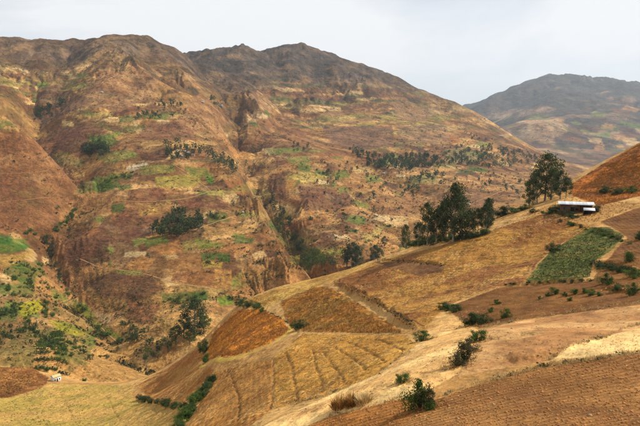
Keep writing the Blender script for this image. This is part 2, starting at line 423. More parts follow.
for line, H, W in BANKS:
    q = dens(line, 8, False); wx, wy = pick_np(q[:, 0], q[:, 1], 20, 345)
    m = (X > wx.min() - 30) & (X < wx.max() + 30) & (Y > wy.min() - 30) & (Y < wy.max() + 30) & (D2 < 345)
    b, sd, al, L = line_dist(X[m], Y[m], wx, wy)
    # the camera side is the low side
    cb, csd, _, _ = line_dist(np.array([0.0]), np.array([0.0]), wx, wy)
    s_ = sd * b * -csd[0]
    wob = (vnoise(X[m] / 1.7, Y[m] / 1.7, 77) - 0.5) * 0.9
    st = smooth(-0.35, 0.45, s_ + wob) - 0.5
    Z[m] += st * 0.62 * H * np.exp(-b / W) * smooth(0, 0.14 * L, al) * smooth(0, 0.14 * L, L - al) * (0.6 + 0.8 * vnoise(X[m] / 4, Y[m] / 4, 78))
# broken cliffs below the peak
CL = [(284,104),(292,92),(310,88),(330,84),(350,74),(362,76),(368,90),(350,96),(330,102),(305,106)]
wx, wy = world_poly(CL, 1500)
m = (X > wx.min()) & (X < wx.max()) & (Y > wy.min()) & (Y < wy.max())
ins = pip(X[m], Y[m], wx, wy)
cliff = np.zeros_like(Z); tmp = np.zeros(ins.shape); tmp[ins] = 1; cliff[m] = tmp
for _ in range(6):
    cliff = (np.roll(cliff, 1, 0) + np.roll(cliff, -1, 0) + np.roll(cliff, 1, 1) + np.roll(cliff, -1, 1) + cliff) / 5
rn = np.abs(fbm(X / 60, Y / 60, 4, 301) - 0.5) * 2
Z += cliff * (rn * 46 - 12)

# ------------------------------------------------------------------ ground colours (fields, scrub, bare earth)
def mixc(a, b, t): return a * (1 - t[..., None]) + b * t[..., None]
NEARK = np.array([0.88, 0.845, 0.75])                   # dry near soil and straw, warm
n_big = fbm(X / 330, Y / 330, 4, 11); n_mid = fbm(X / 85, Y / 85, 4, 12); n_sm = fbm(X / 24, Y / 24, 4, 13)
base = mixc(np.broadcast_to(C(132, 90, 56), X.shape + (3,)), C(188, 142, 84), smooth(0.36, 0.64, n_mid * 0.6 + n_big * 0.4))
base = mixc(base, C(222, 180, 116), smooth(0.55, 0.70, n_sm * 0.55 + n_big * 0.45) * 0.8)
up = smooth(120, 250, Z)
base = mixc(base, mixc(np.broadcast_to(C(108, 84, 62), X.shape + (3,)), C(140, 112, 82), smooth(0.35, 0.65, n_mid)), up * 0.9)
PXv = np.degrees(A2)
peak = smooth(1900, 2350, D2) * smooth(-12.5, -10, PXv + (n_big - 0.5) * 6) * smooth(20, 120, Z)
base = mixc(base, mixc(np.broadcast_to(C(80, 72, 64), X.shape + (3,)), C(106, 90, 76), smooth(0.38, 0.62, n_mid)), peak * 0.9)
m3 = smooth(3700, 4100, D2)
base = mixc(base, mixc(np.broadcast_to(C(84, 78, 66), X.shape + (3,)), C(168, 132, 96), smooth(0.5, 0.66, fbm(X / 330, Y / 330, 4, 14) - 0.16 * smooth(100, 350, Z))), m3 * 0.95)
rocks = smooth(0.35, 0.7, fbm(X / 45, Y / 90, 4, 15))
base = mixc(base, mixc(np.broadcast_to(C(62, 52, 50), X.shape + (3,)), C(126, 110, 102), rocks), cliff * 0.85)
gx_, gy_ = grads(Z); stp = smooth(0.5, 0.95, np.hypot(gx_, gy_) + (n_sm - 0.5) * 0.4)
base = mixc(base, mixc(np.broadcast_to(C(84, 72, 62), X.shape + (3,)), C(132, 112, 92), smooth(0.35, 0.65, n_sm)), stp * smooth(60, 200, Z) * 0.75)
# strip fields of the farmed slopes
def cells(sx, sy, seed, rot, contour=False):
    c, s = math.cos(rot), math.sin(rot)
    wx_ = X + (fbm(X / 60, Y / 60, 3, seed + 1) - 0.5) * 46; wy_ = Y + (fbm(X / 60, Y / 60, 3, seed + 2) - 0.5) * 46
    u = (wx_ * c - wy_ * s) / sx; v = (wx_ * s + wy_ * c) / sy
    if contour: v = (Z + (fbm(X / 90, Y / 90, 3, seed + 4) - 0.5) * 26) / sy
    iu, iv = np.floor(u), np.floor(v)
    b1 = np.full(X.shape, 9.0); b2 = np.full(X.shape, 9.0); hid = np.zeros(X.shape)
    for a in (-1, 0, 1):
        for b in (-1, 0, 1):
            ju, jv = iu + a, iv + b
            d = np.hypot(ju + 0.5 + (hash2(ju, jv, seed) - 0.5) * 0.8 - u, jv + 0.5 + (hash2(ju, jv, seed + 3) - 0.5) * 0.8 - v)
            h = hash2(ju, jv, seed + 7); m = d < b1
            b2 = np.where(m, b1, np.minimum(b2, d)); hid = np.where(m, h, hid); b1 = np.where(m, d, b1)
    return hid, b2 - b1
hid, edge = cells(70, 13, 400, 0.4, True)
pal = np.array([C(112, 72, 48), C(146, 96, 58), C(182, 130, 74), C(216, 168, 100), C(246, 206, 138), C(124, 80, 52), C(162, 108, 62), C(104, 110, 52), C(160, 150, 68), C(200, 148, 84)])
pc = pal[(hid * 9.999).astype(int)]
farmed = far * (1 - smooth(130, 230, Z)) * (1 - smooth(2500, 3200, D2)) * (0.25 + 0.75 * smooth(0.40, 0.58, n_big))
base = mixc(base, pc, farmed * 0.72)
base = mixc(base, C(84, 70, 40), farmed * 0.7 * (1 - smooth(0.02, 0.09, edge)))
hid2, edge2 = cells(120, 24, 430, 1.1, True)
base = mixc(base, C(226, 182, 122), (farmed * 0.8 + 0.25 * far * (1 - m3) * (1 - peak) * (1 - up)) * (1 - smooth(0.015, 0.05, edge2)) * smooth(0.45, 0.6, fbm(X / 120, Y / 120, 3, 432)) * 0.85)
pale = smooth(0.54, 0.62, fbm(X / 34, Y / 34, 4, 441) * 0.6 + n_big * 0.4) * far * (1 - m3) * (1 - peak) * (1 - smooth(150, 260, Z)) * smooth(40, 0, Z * 0 + 20)
base = mixc(base, C(240, 196, 128), pale * 0.5)
hid3, edge3 = cells(210, 130, 470, 0.9)
base = mixc(base, pal[np.minimum((hid3 * 7).astype(int) + 1, 9)], m3 * (1 - smooth(60, 220, Z)) * smooth(0.4, 0.6, hash2(np.floor(hid3 * 997), np.floor(hid3 * 31), 3)) * 0.55)
nb = mixc(np.broadcast_to(C(188, 142, 84), X.shape + (3,)), C(212, 168, 106), smooth(0.35, 0.65, fbm(X / 14, Y / 14, 4, 21)))
grain = (rng.random(X.shape) + np.roll(rng.random(X.shape), 1, 0)) * 0.5
base = base * (0.74 + 0.56 * smooth(0.36, 0.64, fbm(X / 48, Y / 48, 4, 449)))[..., None]
lum = base.mean(-1, keepdims=True); base = np.clip(lum + (base - lum) * (1.04 - 0.2 * m3[..., None]), 0.01, 1)
base = base * np.array([0.97, 0.93, 0.92]) * (0.66 + 0.30 * (grain[..., None] - 0.5) * 2 * (1 - 0.5 * m3[..., None]))
nb = nb * NEARK
colr = mixc(nb, base, far)

# explicit fields: (name, zone, polygon in the survey picture, colour, second colour, blend size m)
GRN, LIME, OLV = C(84, 112, 36), C(176, 172, 28), C(120, 112, 52)
FIELDS_FAR = [
 ([(0,116),(24,132),(50,156),(80,183),(66,208),(50,228),(0,232)], C(136, 88, 54), C(166, 114, 70), 40),
 ([(36,92),(72,90),(92,104),(62,116),(40,130)], C(118, 82, 58), C(140, 100, 68), 20),
 ([(62,120),(74,122),(73,127),(63,127)], C(232, 196, 126), C(214, 170, 104), 12),
 ([(50,128),(96,124),(112,136),(80,158),(60,150)], C(118, 74, 52), C(138, 90, 60), 20),
 ([(88,136),(110,134),(120,141),(112,147),(92,145)], C(88, 122, 40), C(108, 128, 54), 12),
 ([(84,111),(93,112),(92,116),(85,115)], C(110, 124, 56), None, 9),
 ([(118,117),(132,115),(134,121),(120,124)], C(112, 128, 58), C(142, 138, 72), 9),
 ([(88,80),(130,63),(150,72),(160,92),(120,112),(84,104)], C(192, 146, 96), C(166, 116, 74), 22),
 ([(135,130),(152,127),(156,134),(138,135)], C(222, 182, 116), None, 9),
 ([(152,121),(196,122),(196,140),(160,140),(134,138)], C(132, 84, 58), C(148, 98, 66), 16),
 ([(176,120),(200,92),(226,118),(222,136),(196,140)], C(200, 152, 98), C(160, 110, 70), 18),
 ([(126,170),(128,166),(146,162),(148,165),(132,171)], C(246, 222, 176), None, 6),
 ([(94,154),(124,150),(126,158),(112,164),(96,160)], C(166, 150, 72), C(120, 126, 56), 12),
 ([(108,174),(132,174),(132,179),(110,180)], C(100, 126, 40), C(126, 134, 52), 8),
 ([(92,184),(112,182),(114,190),(96,192)], C(84, 118, 34), None, 8),
 ([(118,186),(130,184),(132,189),(119,190)], C(98, 120, 42), None, 8),
 ([(140,166),(174,164),(176,172),(142,175)], C(168, 156, 70), C(132, 132, 56), 10),
 ([(154,177),(196,174),(202,182),(190,188),(156,187)], C(192, 172, 72), C(168, 150, 64), 10),
 ([(184,166),(206,168),(214,176),(200,178),(188,174)], C(146, 140, 58), C(112, 124, 48), 9),
 ([(206,176),(214,178),(213,184),(207,183)], C(80, 132, 30), None, 6),
 ([(206,190),(222,190),(224,195),(208,196)], C(196, 174, 84), None, 6),
 ([(128,190),(160,187),(170,194),(166,204),(128,202)], C(140, 88, 54), C(120, 74, 50), 12),
 ([(168,192),(220,196),(232,210),(190,208),(170,204)], C(126, 78, 52), C(146, 94, 60), 14),
 ([(138,204),(172,203),(178,212),(140,216)], C(204, 160, 78), C(172, 122, 66), 8),
 ([(111,206),(124,203),(124,211),(112,214)], C(62, 98, 34), None, 6),
 ([(104,216),(160,216),(150,236),(112,244),(96,236)], C(118, 74, 54), C(134, 86, 58), 14),
 ([(84,206),(108,192),(112,202),(96,214),(82,216)], C(190, 142, 80), C(158, 104, 60), 12),
 ([(64,240),(108,236),(110,264),(84,268),(62,262)], C(104, 66, 46), C(126, 82, 54), 14),
 ([(144,238),(166,236),(170,244),(146,247)], C(116, 124, 44), C(92, 108, 40), 8),
 ([(150,247),(180,240),(182,252),(164,255)], C(204, 142, 72), C(186, 126, 66), 10),
 ([(182,242),(194,240),(196,250),(184,252)], C(150, 132, 62), None, 8),
 ([(194,239),(224,243),(222,248),(198,249)], C(124, 142, 44), C(150, 146, 60), 8),
 ([(206,214),(226,212),(230,221),(210,223)], C(108, 118, 46), C(132, 124, 56), 8),
 ([(128,263),(140,255),(156,259),(146,271),(130,270)], C(200, 142, 72), C(178, 118, 62), 10),
 ([(164,261),(200,255),(200,268),(172,272)], C(184, 132, 70), C(162, 110, 60), 10),
 ([(200,253),(216,253),(216,259),(202,260)], C(76, 110, 30), None, 8),
 ([(216,253),(230,254),(230,263),(218,260)], C(60, 104, 28), None, 8),
 ([(202,260),(222,262),(222,268),(204,268)], C(184, 152, 62), None, 8),
 ([(174,273),(214,270),(212,287),(170,282)], C(168, 108, 58), C(150, 94, 54), 10),
 ([(214,270),(232,270),(230,290),(212,289)], C(202, 146, 76), C(178, 122, 64), 10),
 ([(110,273),(150,277),(164,290),(140,302),(100,298),(86,282)], C(112, 72, 46), C(92, 62, 44), 12),
 ([(80,268),(108,262),(112,270),(80,274)], C(196, 142, 82), None, 8),
 ([(160,294),(208,290),(210,300),(162,303)], C(112, 110, 48), C(82, 100, 36), 9),
 ([(192,294),(206,292),(208,300),(194,302)], C(66, 104, 26), None, 9),
 ([(216,297),(232,295),(234,304),(220,306)], C(110, 142, 32), None, 9),
 ([(128,300),(160,305),(150,325),(126,322)], C(152, 96, 60), C(126, 80, 54), 9),
 ([(160,318),(186,320),(182,332),(162,332)], C(190, 148, 80), None, 9),
 ([(0,237),(26,239),(26,250),(10,253),(0,256)], C(70, 120, 34), C(120, 136, 50), 8),
 ([(0,256),(14,254),(34,249),(31,258),(12,265),(0,266)], C(208, 164, 80), C(190, 150, 70), 10),
 ([(2,266),(40,262),(46,276),(20,282),(4,274)], C(86, 108, 40), C(142, 124, 62), 10),
 ([(14,297),(38,293),(42,300),(18,304)], C(188, 150, 88), None, 7),
 ([(17,303),(42,300),(42,310),(22,319)], C(188, 176, 30), C(170, 160, 40), 7),
 ([(48,321),(66,319),(92,333),(78,337),(58,330)], C(168, 156, 42), C(140, 136, 50), 7),
 ([(44,306),(64,308),(96,328),(84,330),(56,318)], C(196, 150, 88), C(150, 124, 68), 8),
 ([(62,304),(74,304),(100,322),(120,336),(120,342),(98,330)], C(122, 128, 44), C(160, 148, 64), 8),
 ([(64,332),(88,338),(92,356),(68,372),(64,345)], C(128, 118, 58), C(168, 136, 76), 8),
 ([(0,318),(40,322),(62,334),(40,344),(0,350)], C(146, 112, 66), C(112, 104, 52), 8),
 ([(0,350),(36,344),(34,368),(0,366)], C(126, 116, 60), C(158, 130, 72), 8),
 ([(92,312),(104,314),(114,322),(104,322)], C(222, 186, 130), None, 5),
 ([(96,338),(120,346),(142,370),(138,384),(80,378),(92,352)], C(192, 142, 76), C(204, 156, 88), 12),
 ([(140,356),(160,344),(164,352),(146,364)], C(216, 184, 128), C(150, 120, 74), 5),
 ([(244,94),(262,92),(278,108),(262,116),(250,108)], C(204, 158, 104), C(164, 114, 76), 18),
 ([(258,120),(286,116),(316,142),(290,146),(256,140)], C(150, 102, 64), C(178, 126, 78), 18),
 ([(264,149),(300,147),(302,152),(270,155)], C(128, 142, 62), C(150, 144, 72), 10),
 ([(286,158),(308,156),(312,163),(292,165)], C(132, 144, 60), C(168, 152, 78), 9),
 ([(284,178),(297,180),(292,192),(282,194)], C(206, 146, 74), None, 9),
 ([(268,176),(286,170),(286,200),(272,200)], C(116, 72, 50), C(134, 86, 56), 12),
 ([(298,186),(336,190),(338,208),(304,212)], C(120, 76, 56), C(138, 90, 62), 12),
 ([(322,126),(392,126),(396,146),(360,150),(330,142)], C(126, 90, 70), C(142, 104, 78), 24),
 ([(392,102),(404,98),(430,112),(426,122),(398,120)], C(178, 136, 90), C(156, 116, 80), 22),
 ([(396,126),(446,124),(450,142),(400,146)], C(182, 140, 96), C(140, 108, 78), 18),
 ([(336,160),(372,166),(384,190),(352,190),(334,176)], C(198, 146, 82), C(168, 116, 68), 14),
 ([(332,172),(346,170),(350,177),(336,180)], C(116, 132, 52), None, 9),
 ([(364,176),(380,174),(382,182),(368,184)], C(118, 132, 54), C(150, 146, 70), 8),
 ([(352,168),(366,165),(372,170),(356,174)], C(226, 186, 116), None, 8),
 ([(376,196),(424,192),(424,214),(380,216)], C(190, 138, 82), C(164, 112, 70), 14),
 ([(334,196),(346,190),(356,204),(336,210)], C(112, 70, 56), None, 9),
 ([(410,176),(436,172),(438,182),(412,186)], C(140, 142, 74), C(168, 148, 86), 10),
 ([(440,196),(480,190),(486,206),(440,210)], C(150, 106, 72), C(176, 130, 84), 14),
 ([(444,150),(470,146),(480,160),(446,166)], C(138, 134, 78), C(172, 140, 92), 12),
 ([(324,248),(344,246),(342,258),(326,262)], C(112, 132, 44), C(170, 120, 66), 8),
 ([(296,254),(320,248),(324,262),(306,266)], C(98, 116, 42), None, 8),
 ([(246,264),(286,256),(300,270),(262,288),(240,284)], C(152, 112, 60), C(176, 124, 66), 10),
 ([(524,122),(556,118),(568,132),(540,142)], C(206, 166, 116), C(170, 132, 96), 60),
]
STRAW = 1
FIELDS_NEAR = [  # label, polygon, colour, second colour, noise m, furrow spacing m (0 none), line giving the furrow direction, surface
 ('pale bare slope running diagonally between the stubble field and the ploughed field', [(255,430),(330,395),(380,372),(413,345),(430,330),(455,318),(478,330),(470,350),(458,374),(425,392),(400,398),(330,416),(300,430)], C(252, 210, 140), C(232, 182, 114), 5, 0, None, 'bare'),
 ('tan bare field with dark streaks below the shrubby terrace', [(458,376),(472,350),(480,330),(520,321),(660,302),(660,324),(570,345),(550,361),(500,369)], C(210, 162, 106), C(184, 132, 82), 6, 0, None, 'bare'),
 ('brightest straw strip at the right edge of the picture', [(550,361),(570,346),(600,338),(664,322),(690,346),(640,353),(590,357)], C(246, 208, 142), C(234, 190, 124), 6, 0, None, 'straw'),
 ('big ploughed brown field across the bottom right', [(392,432),(425,404),(470,387),(540,368),(640,353),(690,346),(760,340),(760,560),(300,560)], C(150, 104, 58), C(168, 120, 68), 7, 0.62, ((430,420),(640,376)), 'plough'),
 ('small orange ploughed patch left of the tall bush', [(270,440),(330,417),(400,399),(424,402),(392,436),(330,560)], C(176, 118, 58), C(196, 140, 76), 5, 0.7, ((330,424),(410,403)), 'plough'),
 ('golden stubble field crossed by curved dark lines', [(274,358),(302,334),(405,336),(416,346),(378,374),(330,394),(274,409)], C(206, 154, 72), C(190, 136, 60), 7, 0, None, 'stubble'),
 ('brown stubble field left of the golden one', [(212,374),(250,363),(272,359),(273,409),(250,426),(180,440),(200,402)], C(178, 122, 60), C(190, 136, 70), 7, 0.8, ((230,420),(240,372)), 'stubble'),
 ('rust orange grass field beside the yellow path', [(206,360),(211,336),(236,311),(262,309),(284,321),(291,330),(268,344),(235,356)], C(216, 136, 44), C(176, 104, 38), 5, 0, None, 'grass'),
 ('olive brown triangular field below the double terrace bank', [(284,317),(281,302),(312,285),(332,288),(398,328),(403,334),(303,332)], C(150, 112, 54), C(168, 112, 46), 10, 0, None, 'grass'),
 ('straw terrace along the crest above the orange grass', [(240,302),(282,287),(345,267),(375,262),(330,281),(282,300),(262,308)], C(206, 166, 88), C(184, 136, 66), 6, 0.9, ((250,303),(300,286)), 'stubble'),
 ('wide golden brown stubble field below the tree line', [(334,282),(375,262),(440,246),(545,214),(566,219),(592,228),(556,246),(536,264),(524,282),(500,286),(446,306),(424,330)], C(182, 132, 62), C(150, 98, 52), 12, 0.9, ((360,285),(480,262)), 'stubble'),
 ('dark brown strip under the crest bank', [(374,262),(410,262),(446,266),(442,272),(414,276)], C(112, 76, 48), C(136, 94, 58), 5, 0, None, 'bare'),
 ('green crop field below the metal roofed hut', [(525,281),(538,264),(556,247),(590,228),(606,227),(624,236),(612,250),(592,262),(590,277),(556,281)], C(94, 102, 42), C(126, 114, 52), 4, 0.9, ((535,272),(600,255)), 'crop'),
 ('brown terrace dotted with green shrubs', [(446,308),(500,287),(592,281),(602,266),(660,274),(660,302),(520,320),(480,328),(458,318)], C(122, 80, 38), C(136, 92, 46), 6, 0.9, ((500,305),(620,290)), 'plough'),
 ('red brown field right of the green crop', [(600,222),(640,207),(660,200),(660,272),(604,264),(614,251),(628,238)], C(120, 78, 38), C(134, 90, 44), 6, 0.9, ((605,225),(640,245)), 'plough'),
 ('rust coloured hill slope rising behind the hut', [(572,196),(568,186),(606,162),(650,138),(720,100),(720,190),(640,196),(600,206)], C(186, 108, 36), C(146, 84, 36), 12, 0, None, 'grass'),
 ('yellow green field in the lower left corner', [(-110,404),(10,398),(50,384),(100,385),(134,386),(132,399),(180,411),(172,440),(-110,470)], C(204, 164, 92), C(184, 158, 80), 14, 0.9, ((20,420),(100,392)), 'stubble'),
 ('brown brush covered mound at the left edge', [(-110,364),(30,367),(50,378),(42,388),(8,398),(-110,402)], C(176, 122, 70), C(140, 90, 52), 6, 0, None, 'grass'),
 ('ridged tan field above the dark hedge in the lower left', [(136,386),(150,378),(198,362),(213,372),(200,392),(182,404),(150,400)], C(190, 138, 72), C(168, 114, 60), 6, 0.9, ((150,396),(190,372)), 'stubble'),
 ('tan sloping field between the stream and the ridged field', [(134,384),(166,369),(190,353),(206,344),(205,360),(150,377)], C(186, 130, 66), C(172, 112, 58), 7, 0, None, 'stubble'),
]
fid = np.zeros(X.shape, np.int32)
ewx = X + (fbm(X / 9, Y / 9, 3, 51) - 0.5) * np.minimum(D2 * 0.006, 3.5); ewy = Y + (fbm(X / 9, Y / 9, 3, 52) - 0.5) * np.minimum(D2 * 0.006, 3.5)
FN = []
def paint(poly, c1, c2, ns, dmin, dmax, k, nk=None):
    wx, wy = world_poly(poly, dmin, dmax)
    m = (X > wx.min()) & (X < wx.max()) & (Y > wy.min()) & (Y < wy.max()) & (D2 > dmin) & (D2 < dmax)
    if not m.any(): return
    ins = pip(ewx[m], ewy[m], wx, wy)
    c = np.broadcast_to(c1, ins.shape + (3,))
    if c2 is not None:
        c = mixc(c, c2, smooth(0.40, 0.60, fbm(X[m] / ns, Y[m] / ns, 4, 900 + k)))
    cm = colr[m]; cm[ins] = c[ins] * (nk if nk is not None else NEARK) if dmin < 300 else cm[ins] * 0.22 + c[ins] * np.array([0.54, 0.53, 0.53]) * (0.78 + 0.44 * grain[m][ins][:, None]); colr[m] = cm
    fm = fid[m]; fm[ins] = k; fid[m] = fm
# the many small plots of the farmed slopes (region, count, width, depth in the survey picture)
PLOTC = [C(206, 156, 92), C(190, 136, 78), C(232, 190, 124), C(248, 212, 150), C(112, 72, 48), C(128, 82, 52), C(150, 98, 58), C(98, 62, 44), C(112, 130, 52), C(140, 144, 62), C(84, 112, 44), C(216, 170, 104), C(172, 112, 62)]
PLOTS = []
prng = np.random.default_rng(21)
for reg, cnt, w0, w1, h0, h1, tilt in [([(92,150),(225,150),(245,190),(290,250),(240,290),(130,300),(80,270),(90,200)], 64, 9, 24, 4, 8, -0.06), ([(60,80),(130,66),(215,100),(232,135),(110,140),(70,140)], 46, 7, 20, 2.5, 5, -0.1),
      ([(262,145),(330,150),(400,190),(410,225),(330,240),(285,195)], 52, 8, 22, 3, 7, 0.15), ([(395,128),(460,122),(530,150),(500,185),(420,200),(380,165)], 50, 7, 20, 2, 5, 0.12),
      ([(0,236),(40,240),(60,290),(110,335),(80,370),(0,362)], 34, 9, 20, 6, 11, 0.2), ([(0,66),(60,72),(40,110),(0,104)], 16, 8, 18, 2.5, 5, 0.2), ([(520,115),(640,100),(640,150),(560,150)], 34, 8, 22, 2.5, 5, 0.2), ([(245,92),(275,100),(300,140),(255,142)], 14, 8, 16, 2.5, 5, 0.3), ([(0,125),(50,158),(70,190),(50,215),(0,228)], 12, 12, 28, 4, 8, 0.2)]:
    Pg = np.array(reg, float); k = 0
    while k < cnt:
        c = prng.uniform(Pg.min(0), Pg.max(0))
        if not pip(c[:1], c[1:], Pg[:, 0], Pg[:, 1])[0]: continue
        w, h = prng.uniform(w0, w1) / 2, prng.uniform(h0, h1) / 2; t = tilt + prng.normal(0, 0.12); sh = prng.normal(0, 0.5) * h
        poly = [(c[0] + x * w + sh * y, c[1] + y * h + x * w * t + prng.normal(0, 0.25) * h) for x, y in ((-1, -1), (0, -1.1), (1, -1), (1.05, 0), (1, 1), (0, 1.1), (-1, 1))]
        green = c[0] < 115 and c[1] > 236
        ci = int(prng.integers(len(PLOTC))) if not green else int(prng.choice([0, 2, 8, 9, 10, 9, 10, 11]))
        PLOTS.append((poly, PLOTC[ci], None, 9)); k += 1
for q, (poly, c1, c2, ns) in enumerate(PLOTS): paint(poly, c1, c2, ns, 400, 1e9, 300 + q)
NEWG = [([(0,308),(16,306),(18,322),(0,326)], C(70, 96, 40), C(100, 112, 52), 6), ([(44,326),(60,328),(62,344),(50,346)], C(62, 100, 34), C(90, 112, 44), 6), ([(10,330),(30,330),(30,344),(12,346)], C(110, 122, 54), C(150, 130, 70), 6), ([(70,300),(84,302),(96,316),(84,316)], C(140, 148, 58), None, 6), ([(0,282),(30,284),(34,294),(0,298)], C(92, 116, 44), C(140, 136, 66), 6), ([(84,338),(98,340),(96,350),(84,348)], C(120, 128, 54), None, 6)]
FIELDS_FAR = [([(-90 if x <= 0 else x, y) for x, y in poly], a_, b_, c_) for poly, a_, b_, c_ in NEWG + FIELDS_FAR]   # plots go on past the picture's edge
for q, (poly, c1, c2, ns) in enumerate(FIELDS_FAR): paint(poly, c1, c2, ns, 400, 1e9, 100 + q)
for q, (lb, poly, c1, c2, ns, fs, fl, sf) in enumerate(FIELDS_NEAR): paint(poly, c1, c2, ns, 12, 345, 1 + q, np.array([0.92, 0.90, 0.84]) if sf in ('bare', 'straw') else None)
colr = mixc(colr, C(112, 74, 36), np.clip(drain * 1.2, 0, 1) * 0.5)
colr = (colr * 4 + np.roll(colr, 1, 0) + np.roll(colr, -1, 0) + np.roll(colr, 1, 1) + np.roll(colr, -1, 1)) / 8
print('painted', round(time.time() - T0, 1), 's')

# ------------------------------------------------------------------ materials
def nodes(name):
    m = bpy.data.materials.new(name); m.use_nodes = True
    nt = m.node_tree; b = nt.nodes['Principled BSDF']
    b.inputs['Roughness'].default_value = 0.95; b.inputs['Specular IOR Level'].default_value = 0.12
    return m, nt, b
def N(nt, t, **kw):
    nd = nt.nodes.new(t)
    for k, v in kw.items():
        if k in nd.inputs: nd.inputs[k].default_value = v
        else: setattr(nd, k, v)
    return nd
def mathn(nt, op, a, b=None):
    nd = nt.nodes.new('ShaderNodeMath'); nd.operation = op
    for i, v in enumerate((a, b)):
        if v is None: continue
        if isinstance(v, (int, float)): nd.inputs[i].default_value = v
        else: nt.links.new(v, nd.inputs[i])
    return nd.outputs[0]
def noise(nt, vec, scale, detail=5, rough=0.6):
    nd = N(nt, 'ShaderNodeTexNoise', Scale=scale, Detail=detail, Roughness=rough)
    nt.links.new(vec, nd.inputs['Vector']); return nd.outputs['Fac']
def rng_(nt, v, a, b, c, d):
    nd = nt.nodes.new('ShaderNodeMapRange'); nt.links.new(v, nd.inputs[0])
    for i, x in enumerate((a, b, c, d)): nd.inputs[i + 1].default_value = x
    return nd.outputs[0]
def mulcol(nt, col, fac):
    nd = nt.nodes.new('ShaderNodeVectorMath'); nd.operation = 'SCALE'
    nt.links.new(col, nd.inputs[0]); nt.links.new(fac, nd.inputs['Scale']); return nd.outputs[0]
def mixrgb(nt, fac, a, bcol):
    nd = nt.nodes.new('ShaderNodeMix'); nd.data_type = 'RGBA'
    nt.links.new(fac, nd.inputs['Factor']); nt.links.new(a, nd.inputs['A'])
    if isinstance(bcol, (tuple, list, np.ndarray)): nd.inputs['B'].default_value = tuple(bcol)[:3] + (1,)
    else: nt.links.new(bcol, nd.inputs['B'])
    return nd.outputs['Result']
def ground_mat(name, scales, amp, furrow=0, direction=(1, 0), bump=0.3, speck=None, fdepth=0.5, patches=None):
    m, nt, b = nodes(name)
    at = N(nt, 'ShaderNodeAttribute', attribute_name='Col'); geo = nt.nodes.new('ShaderNodeNewGeometry')
    pos = geo.outputs['Position']; col = at.outputs['Color']; hsum = None
    for s, a in zip(scales, amp):
        f = noise(nt, pos, s, 3, 0.62)
        col = mulcol(nt, col, rng_(nt, f, 0.3, 0.7, 1 - a, 1 + a))
        h = mathn(nt, 'MULTIPLY', f, (1.0 if s < 1 else 0.45) / s)
        hsum = h if hsum is None else mathn(nt, 'ADD', hsum, h)
    if patches:
        for (pc_, s, lo, hi, st) in patches:
            f = noise(nt, pos, s, 3, 0.6)
            col = mixrgb(nt, rng_(nt, f, lo, hi, 0, st), col, pc_)
    if furrow:
        sep = nt.nodes.new('ShaderNodeSeparateXYZ'); nt.links.new(pos, sep.inputs[0])
        u = mathn(nt, 'ADD', mathn(nt, 'MULTIPLY', sep.outputs[0], -direction[1]), mathn(nt, 'MULTIPLY', sep.outputs[1], direction[0]))
        wob = mathn(nt, 'MULTIPLY', noise(nt, pos, 0.14, 2), furrow * 0.7)
        sn = mathn(nt, 'SINE', mathn(nt, 'MULTIPLY', mathn(nt, 'ADD', u, wob), 2 * math.pi / furrow))
        patchy = rng_(nt, noise(nt, pos, 0.12, 3), 0.35, 0.62, 0.45, 1.0)
        sn = mathn(nt, 'MULTIPLY', sn, patchy)
        hsum = mathn(nt, 'ADD', hsum, mathn(nt, 'MULTIPLY', sn, 0.17 * fdepth))
        col = mulcol(nt, col, rng_(nt, sn, -1, 1, 1 - 0.22 * fdepth, 1 + 0.16 * fdepth))
    if speck:
        for (sc, s, th, st) in speck:
            v = N(nt, 'ShaderNodeTexVoronoi', Scale=s); nt.links.new(pos, v.inputs['Vector'])
            v.inputs['Randomness'].default_value = 1.0
            dens_ = rng_(nt, noise(nt, pos, s * 0.06, 2), 0.4, 0.6, 0.35, 1.25)
            f = mathn(nt, 'LESS_THAN', v.outputs['Distance'], mathn(nt, 'MULTIPLY', dens_, th))
            col = mixrgb(nt, mathn(nt, 'MULTIPLY', f, st), col, sc)
    nt.links.new(col, b.inputs['Base Color'])
    bp = N(nt, 'ShaderNodeBump', Strength=bump, Distance=1.0); nt.links.new(hsum, bp.inputs['Height'])
    nt.links.new(bp.outputs[0], b.inputs['Normal'])
    return m
DK = tuple(C(70, 48, 30)); ST = tuple(C(238, 200, 130)); SH = tuple(C(58, 56, 30))
MAT_FAR = ground_mat('valley_earth', (0.03, 0.14, 0.5), (0.18, 0.32, 0.36), bump=0.45,
                     speck=[(SH, 0.22, 0.22, 0.35), (SH, 0.45, 0.24, 0.35)])
MAT_MOUNT = ground_mat('mountain_earth', (0.012, 0.06, 0.22), (0.18, 0.32, 0.34), bump=0.45,
                       speck=[(SH, 0.055, 0.30, 0.40), (SH, 0.11, 0.28, 0.35)], patches=[(tuple(C(196, 150, 98)), 0.011, 0.56, 0.70, 0.3), (tuple(C(70, 60, 50)), 0.017, 0.53, 0.66, 0.45)])
MAT_DIST = ground_mat('distant_earth', (0.003, 0.014, 0.05), (0.22, 0.34, 0.34), bump=0.3, speck=[(SH, 0.02, 0.3, 0.45)])
MAT_NEAR = ground_mat('hillside_earth', (0.09, 0.5, 2.6, 9.0), (0.16, 0.16, 0.2, 0.22), bump=0.4, speck=[(DK, 0.9, 0.22, 0.4), (ST, 2.1, 0.25, 0.3)])
